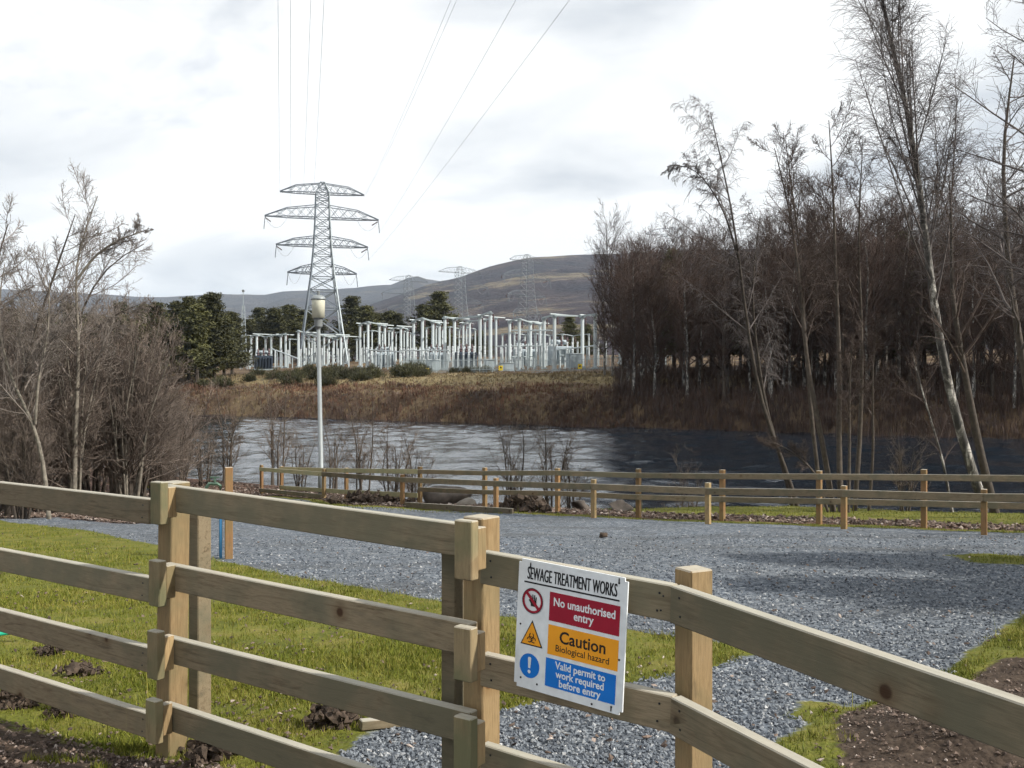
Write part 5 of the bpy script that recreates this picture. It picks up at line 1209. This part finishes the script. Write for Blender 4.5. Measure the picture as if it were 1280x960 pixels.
def yellow_sign(px, py, Y, label):
    p = P(px, py, Y); g = H(p[0], Y); root = thing('danger_sign', label, 'sign', (p[0], Y, g), 0, 'yellow danger signs')
    MB().box((0, 0, p[2] - g), (0.62, 0.03, 0.75)).build('plate', M['yellow'], root); MB().add([(-0.2, -0.018, p[2] - g - 0.05), (0.2, -0.018, p[2] - g - 0.05), (0, -0.018, p[2] - g + 0.28)], [[0, 1, 2]]).build('warning_triangle', M['black'], root)
    MB().tube([(0, 0.05, -0.2), (0, 0.05, p[2] - g + 0.3)], 0.035, 5).build('stake', M['galv'], root)
yellow_sign(534, 463, 160, 'small yellow danger sign left of centre on the substation fence'); yellow_sign(626, 460, 150.5, 'small yellow danger sign in the middle of the substation fence'); yellow_sign(725, 458, 147, 'small yellow danger sign on the fence beside the wood')

# ------------------------------------------------------------------ far bank scrub
def scrub(name, n, smin, smax, tmin, tmax, h0, h1, w, mat, label, cat, seed, dens=None, per=5, spread=0.45):
    rng = np.random.default_rng(seed); t = rng.uniform(tmin, tmax, n); s = rng.uniform(smin, smax, n); x, y = UX * t + NX * s, UY * t + NY * s
    k = (y > 70) & (np.abs(x / y) < 0.62)
    if dens is not None: k &= rng.random(n) < dens(x, y, s, t)
    x, y, s, t = x[k], y[k], s[k], t[k]; n = len(x); z = height(x, y); cl = 0.5 + 0.5 * vnoise(t / 3.1, s / 3.1, seed, 3)
    h = (h0 + (h1 - h0) * rng.random(n) ** 1.5) * (0.35 + 1.1 * cl ** 1.5)
    x, y, z, h = [np.repeat(a, per) for a in (x, y, z, h)]; m = len(x); a = rng.uniform(0, 6.28, m); r = spread * h * rng.random(m)
    bx, by = x + 0.25 * np.cos(a) * rng.random(m), y + 0.25 * np.sin(a) * rng.random(m); hh = h * rng.uniform(0.5, 1.1, m)
    tip = np.stack([bx + np.cos(a) * r, by + np.sin(a) * r, z + hh], 1); mid = np.stack([bx + np.cos(a) * r * 0.35, by + np.sin(a) * r * 0.35, z + hh * 0.6], 1); base = np.stack([bx, by, z - 0.15], 1)
    sd_ = np.stack([np.cos(a + 1.57), np.sin(a + 1.57), 0 * a], 1) * (w * rng.uniform(0.6, 1.4, m))[:, None]
    v = np.stack([base - sd_, base + sd_, mid + sd_ * 0.9, mid - sd_ * 0.9, tip], 1).reshape(-1, 3); i0 = (np.arange(m) * 5)[:, None]
    o = obj(name, np_mesh(name, v, [i0 + np.array([[0, 1, 2, 3]]), i0 + np.array([[3, 2, 4]])], mat)); tag(o, label, cat, None, 'stuff')
ppx = lambda x, y: 640 + F * x / y
scrub('bracken', 13000, 92.0, 107, -190, 30, 0.25, 1.0, 0.045, M['bracken'], 'red brown dead bracken covering the far river bank', 'bracken', 601, lambda x, y, s, t: np.where(ppx(x, y) > 775, 0.12, 1.0) * np.clip(-0.55 + 2.4 * (0.5 + 0.5 * vnoise(t / 8, s / 4, 66, 3)) - 0.06 * np.clip(s - 100, 0, 9), 0.02, 1))
scrub('bank_grass', 15000, 93, 125, -190, 30, 0.2, 0.6, 0.045, M['drygrass'], 'dry tan grass on the terrace below the substation', 'grass', 602, lambda x, y, s, t: np.where(ppx(x, y) > 775, 0.25, 1.0), 4)
scrub('willow_scrub', 15000, 90.4, 99, -190, 30, 0.6, 2.1, 0.016, M['twig_red'], 'leafless dark red scrub along the far water edge', 'scrub', 603, lambda x, y, s, t: np.where(ppx(x, y) > 690, 1.0, np.clip(-0.2 + 1.6 * (0.5 + 0.5 * vnoise(t / 6, s / 9, 67, 3)), 0, 1) * np.clip((99.5 - s) / 6, 0, 1)), 7, 0.55)
scrub('wood_undergrowth', 14000, 90.6, 122, -95, 60, 0.8, 3.0, 0.022, M['twig_red'], 'dark leafless undergrowth beneath the far wood', 'undergrowth', 604, lambda x, y, s, t: (ppx(x, y) > 768).astype(float), 8, 0.5)
rng = np.random.default_rng(77)
def broom_proto(seed, h, w):
    r = np.random.default_rng(seed); root = thing('broom_bush', 'x', 'bush')
    n = 1500; d = nrm(r.normal(size=(n, 3)) * np.array([1, 1, 0.8]) + [0, 0, 0.5]); d[:, 2] = np.abs(d[:, 2]); L = r.uniform(0.35, 1, n)[:, None]
    lob = 0.72 + 0.5 * vnoise(d[:, :1] * 2.3 + seed, d[:, 1:2] * 2.3 + d[:, 2:3] * 2.0, seed, 3); c = d * L * lob * np.array([w, w, h]) + r.normal(0, 0.1, (n, 3)); t_ = nrm(d + np.array([0, 0, 0.8]) + r.normal(0, 0.3, (n, 3))) * 0.42; sd_ = nrm(np.cross(t_, r.normal(size=(n, 3)))) * 0.05
    obj('foliage', np_mesh('foliage', np.stack([c - sd_, c + sd_, c + t_], 1).reshape(-1, 3), [np.arange(3 * n).reshape(-1, 3)], M['broom']), root)
    mb = MB()
    for i in range(7):
        a = i * 0.9; mb.tube([(0, 0, -0.2), (0.25 * w * math.cos(a), 0.25 * w * math.sin(a), h * 0.4), (0.6 * w * math.cos(a), 0.6 * w * math.sin(a), h * 0.75)], [0.05, 0.035, 0.015], 4)
    mb.build('stem', M['bark_brown'], root); return root
pg = [broom_proto(701, 2.2, 1.8), broom_proto(702, 1.8, 2.2)]
sp = []
for i in range(34):
    px = rng.uniform(395, 545); Y = rng.uniform(146, 166); sp.append(((px - 640) / F * Y, Y))
put_copies(pg, sp, 'dark green broom bush on the bank top below the nearest pylon', 'bush', 'broom bushes below the pylon', (0.75, 1.1), 9)
sp = []
for i in range(16):
    px = rng.uniform(240, 395); Y = rng.uniform(150, 172); sp.append(((px - 640) / F * Y, Y))
put_copies(pg, sp, 'dull green bush on the bank top left of the lamp post', 'bush', 'bushes left of the lamp post', (0.6, 1.0), 10)
sp = [((px - 640) / F * Y, Y) for px, Y in ((566, 156), (574, 157), (582, 155), (590, 156), (599, 155), (607, 156))]
put_copies(pg, sp, 'small dark bush at the foot of the central gantry', 'bush', 'bushes under the central gantry', (0.5, 0.7), 11)
drop(pg)

# ------------------------------------------------------------------ air
def haze():
    mb = MB().box((0, 4000, 345), (24000, 10400, 710)); m = bpy.data.materials.new('haze'); m.use_nodes = True; nt = m.node_tree
    nt.nodes.remove(nt.nodes['Principled BSDF']); v = nt.nodes.new('ShaderNodeVolumePrincipled')
    v.inputs['Color'].default_value = (0.70, 0.84, 1.0, 1); v.inputs['Density'].default_value = 0.000062; v.inputs['Anisotropy'].default_value = 0.0
    nt.links.new(v.outputs[0], nt.nodes['Material Output'].inputs['Volume'])
    o = mb.build('haze', m); o['kind'] = 'stuff'; o['label'] = 'thin blue air in front of the hills'; o['category'] = 'haze'
haze()
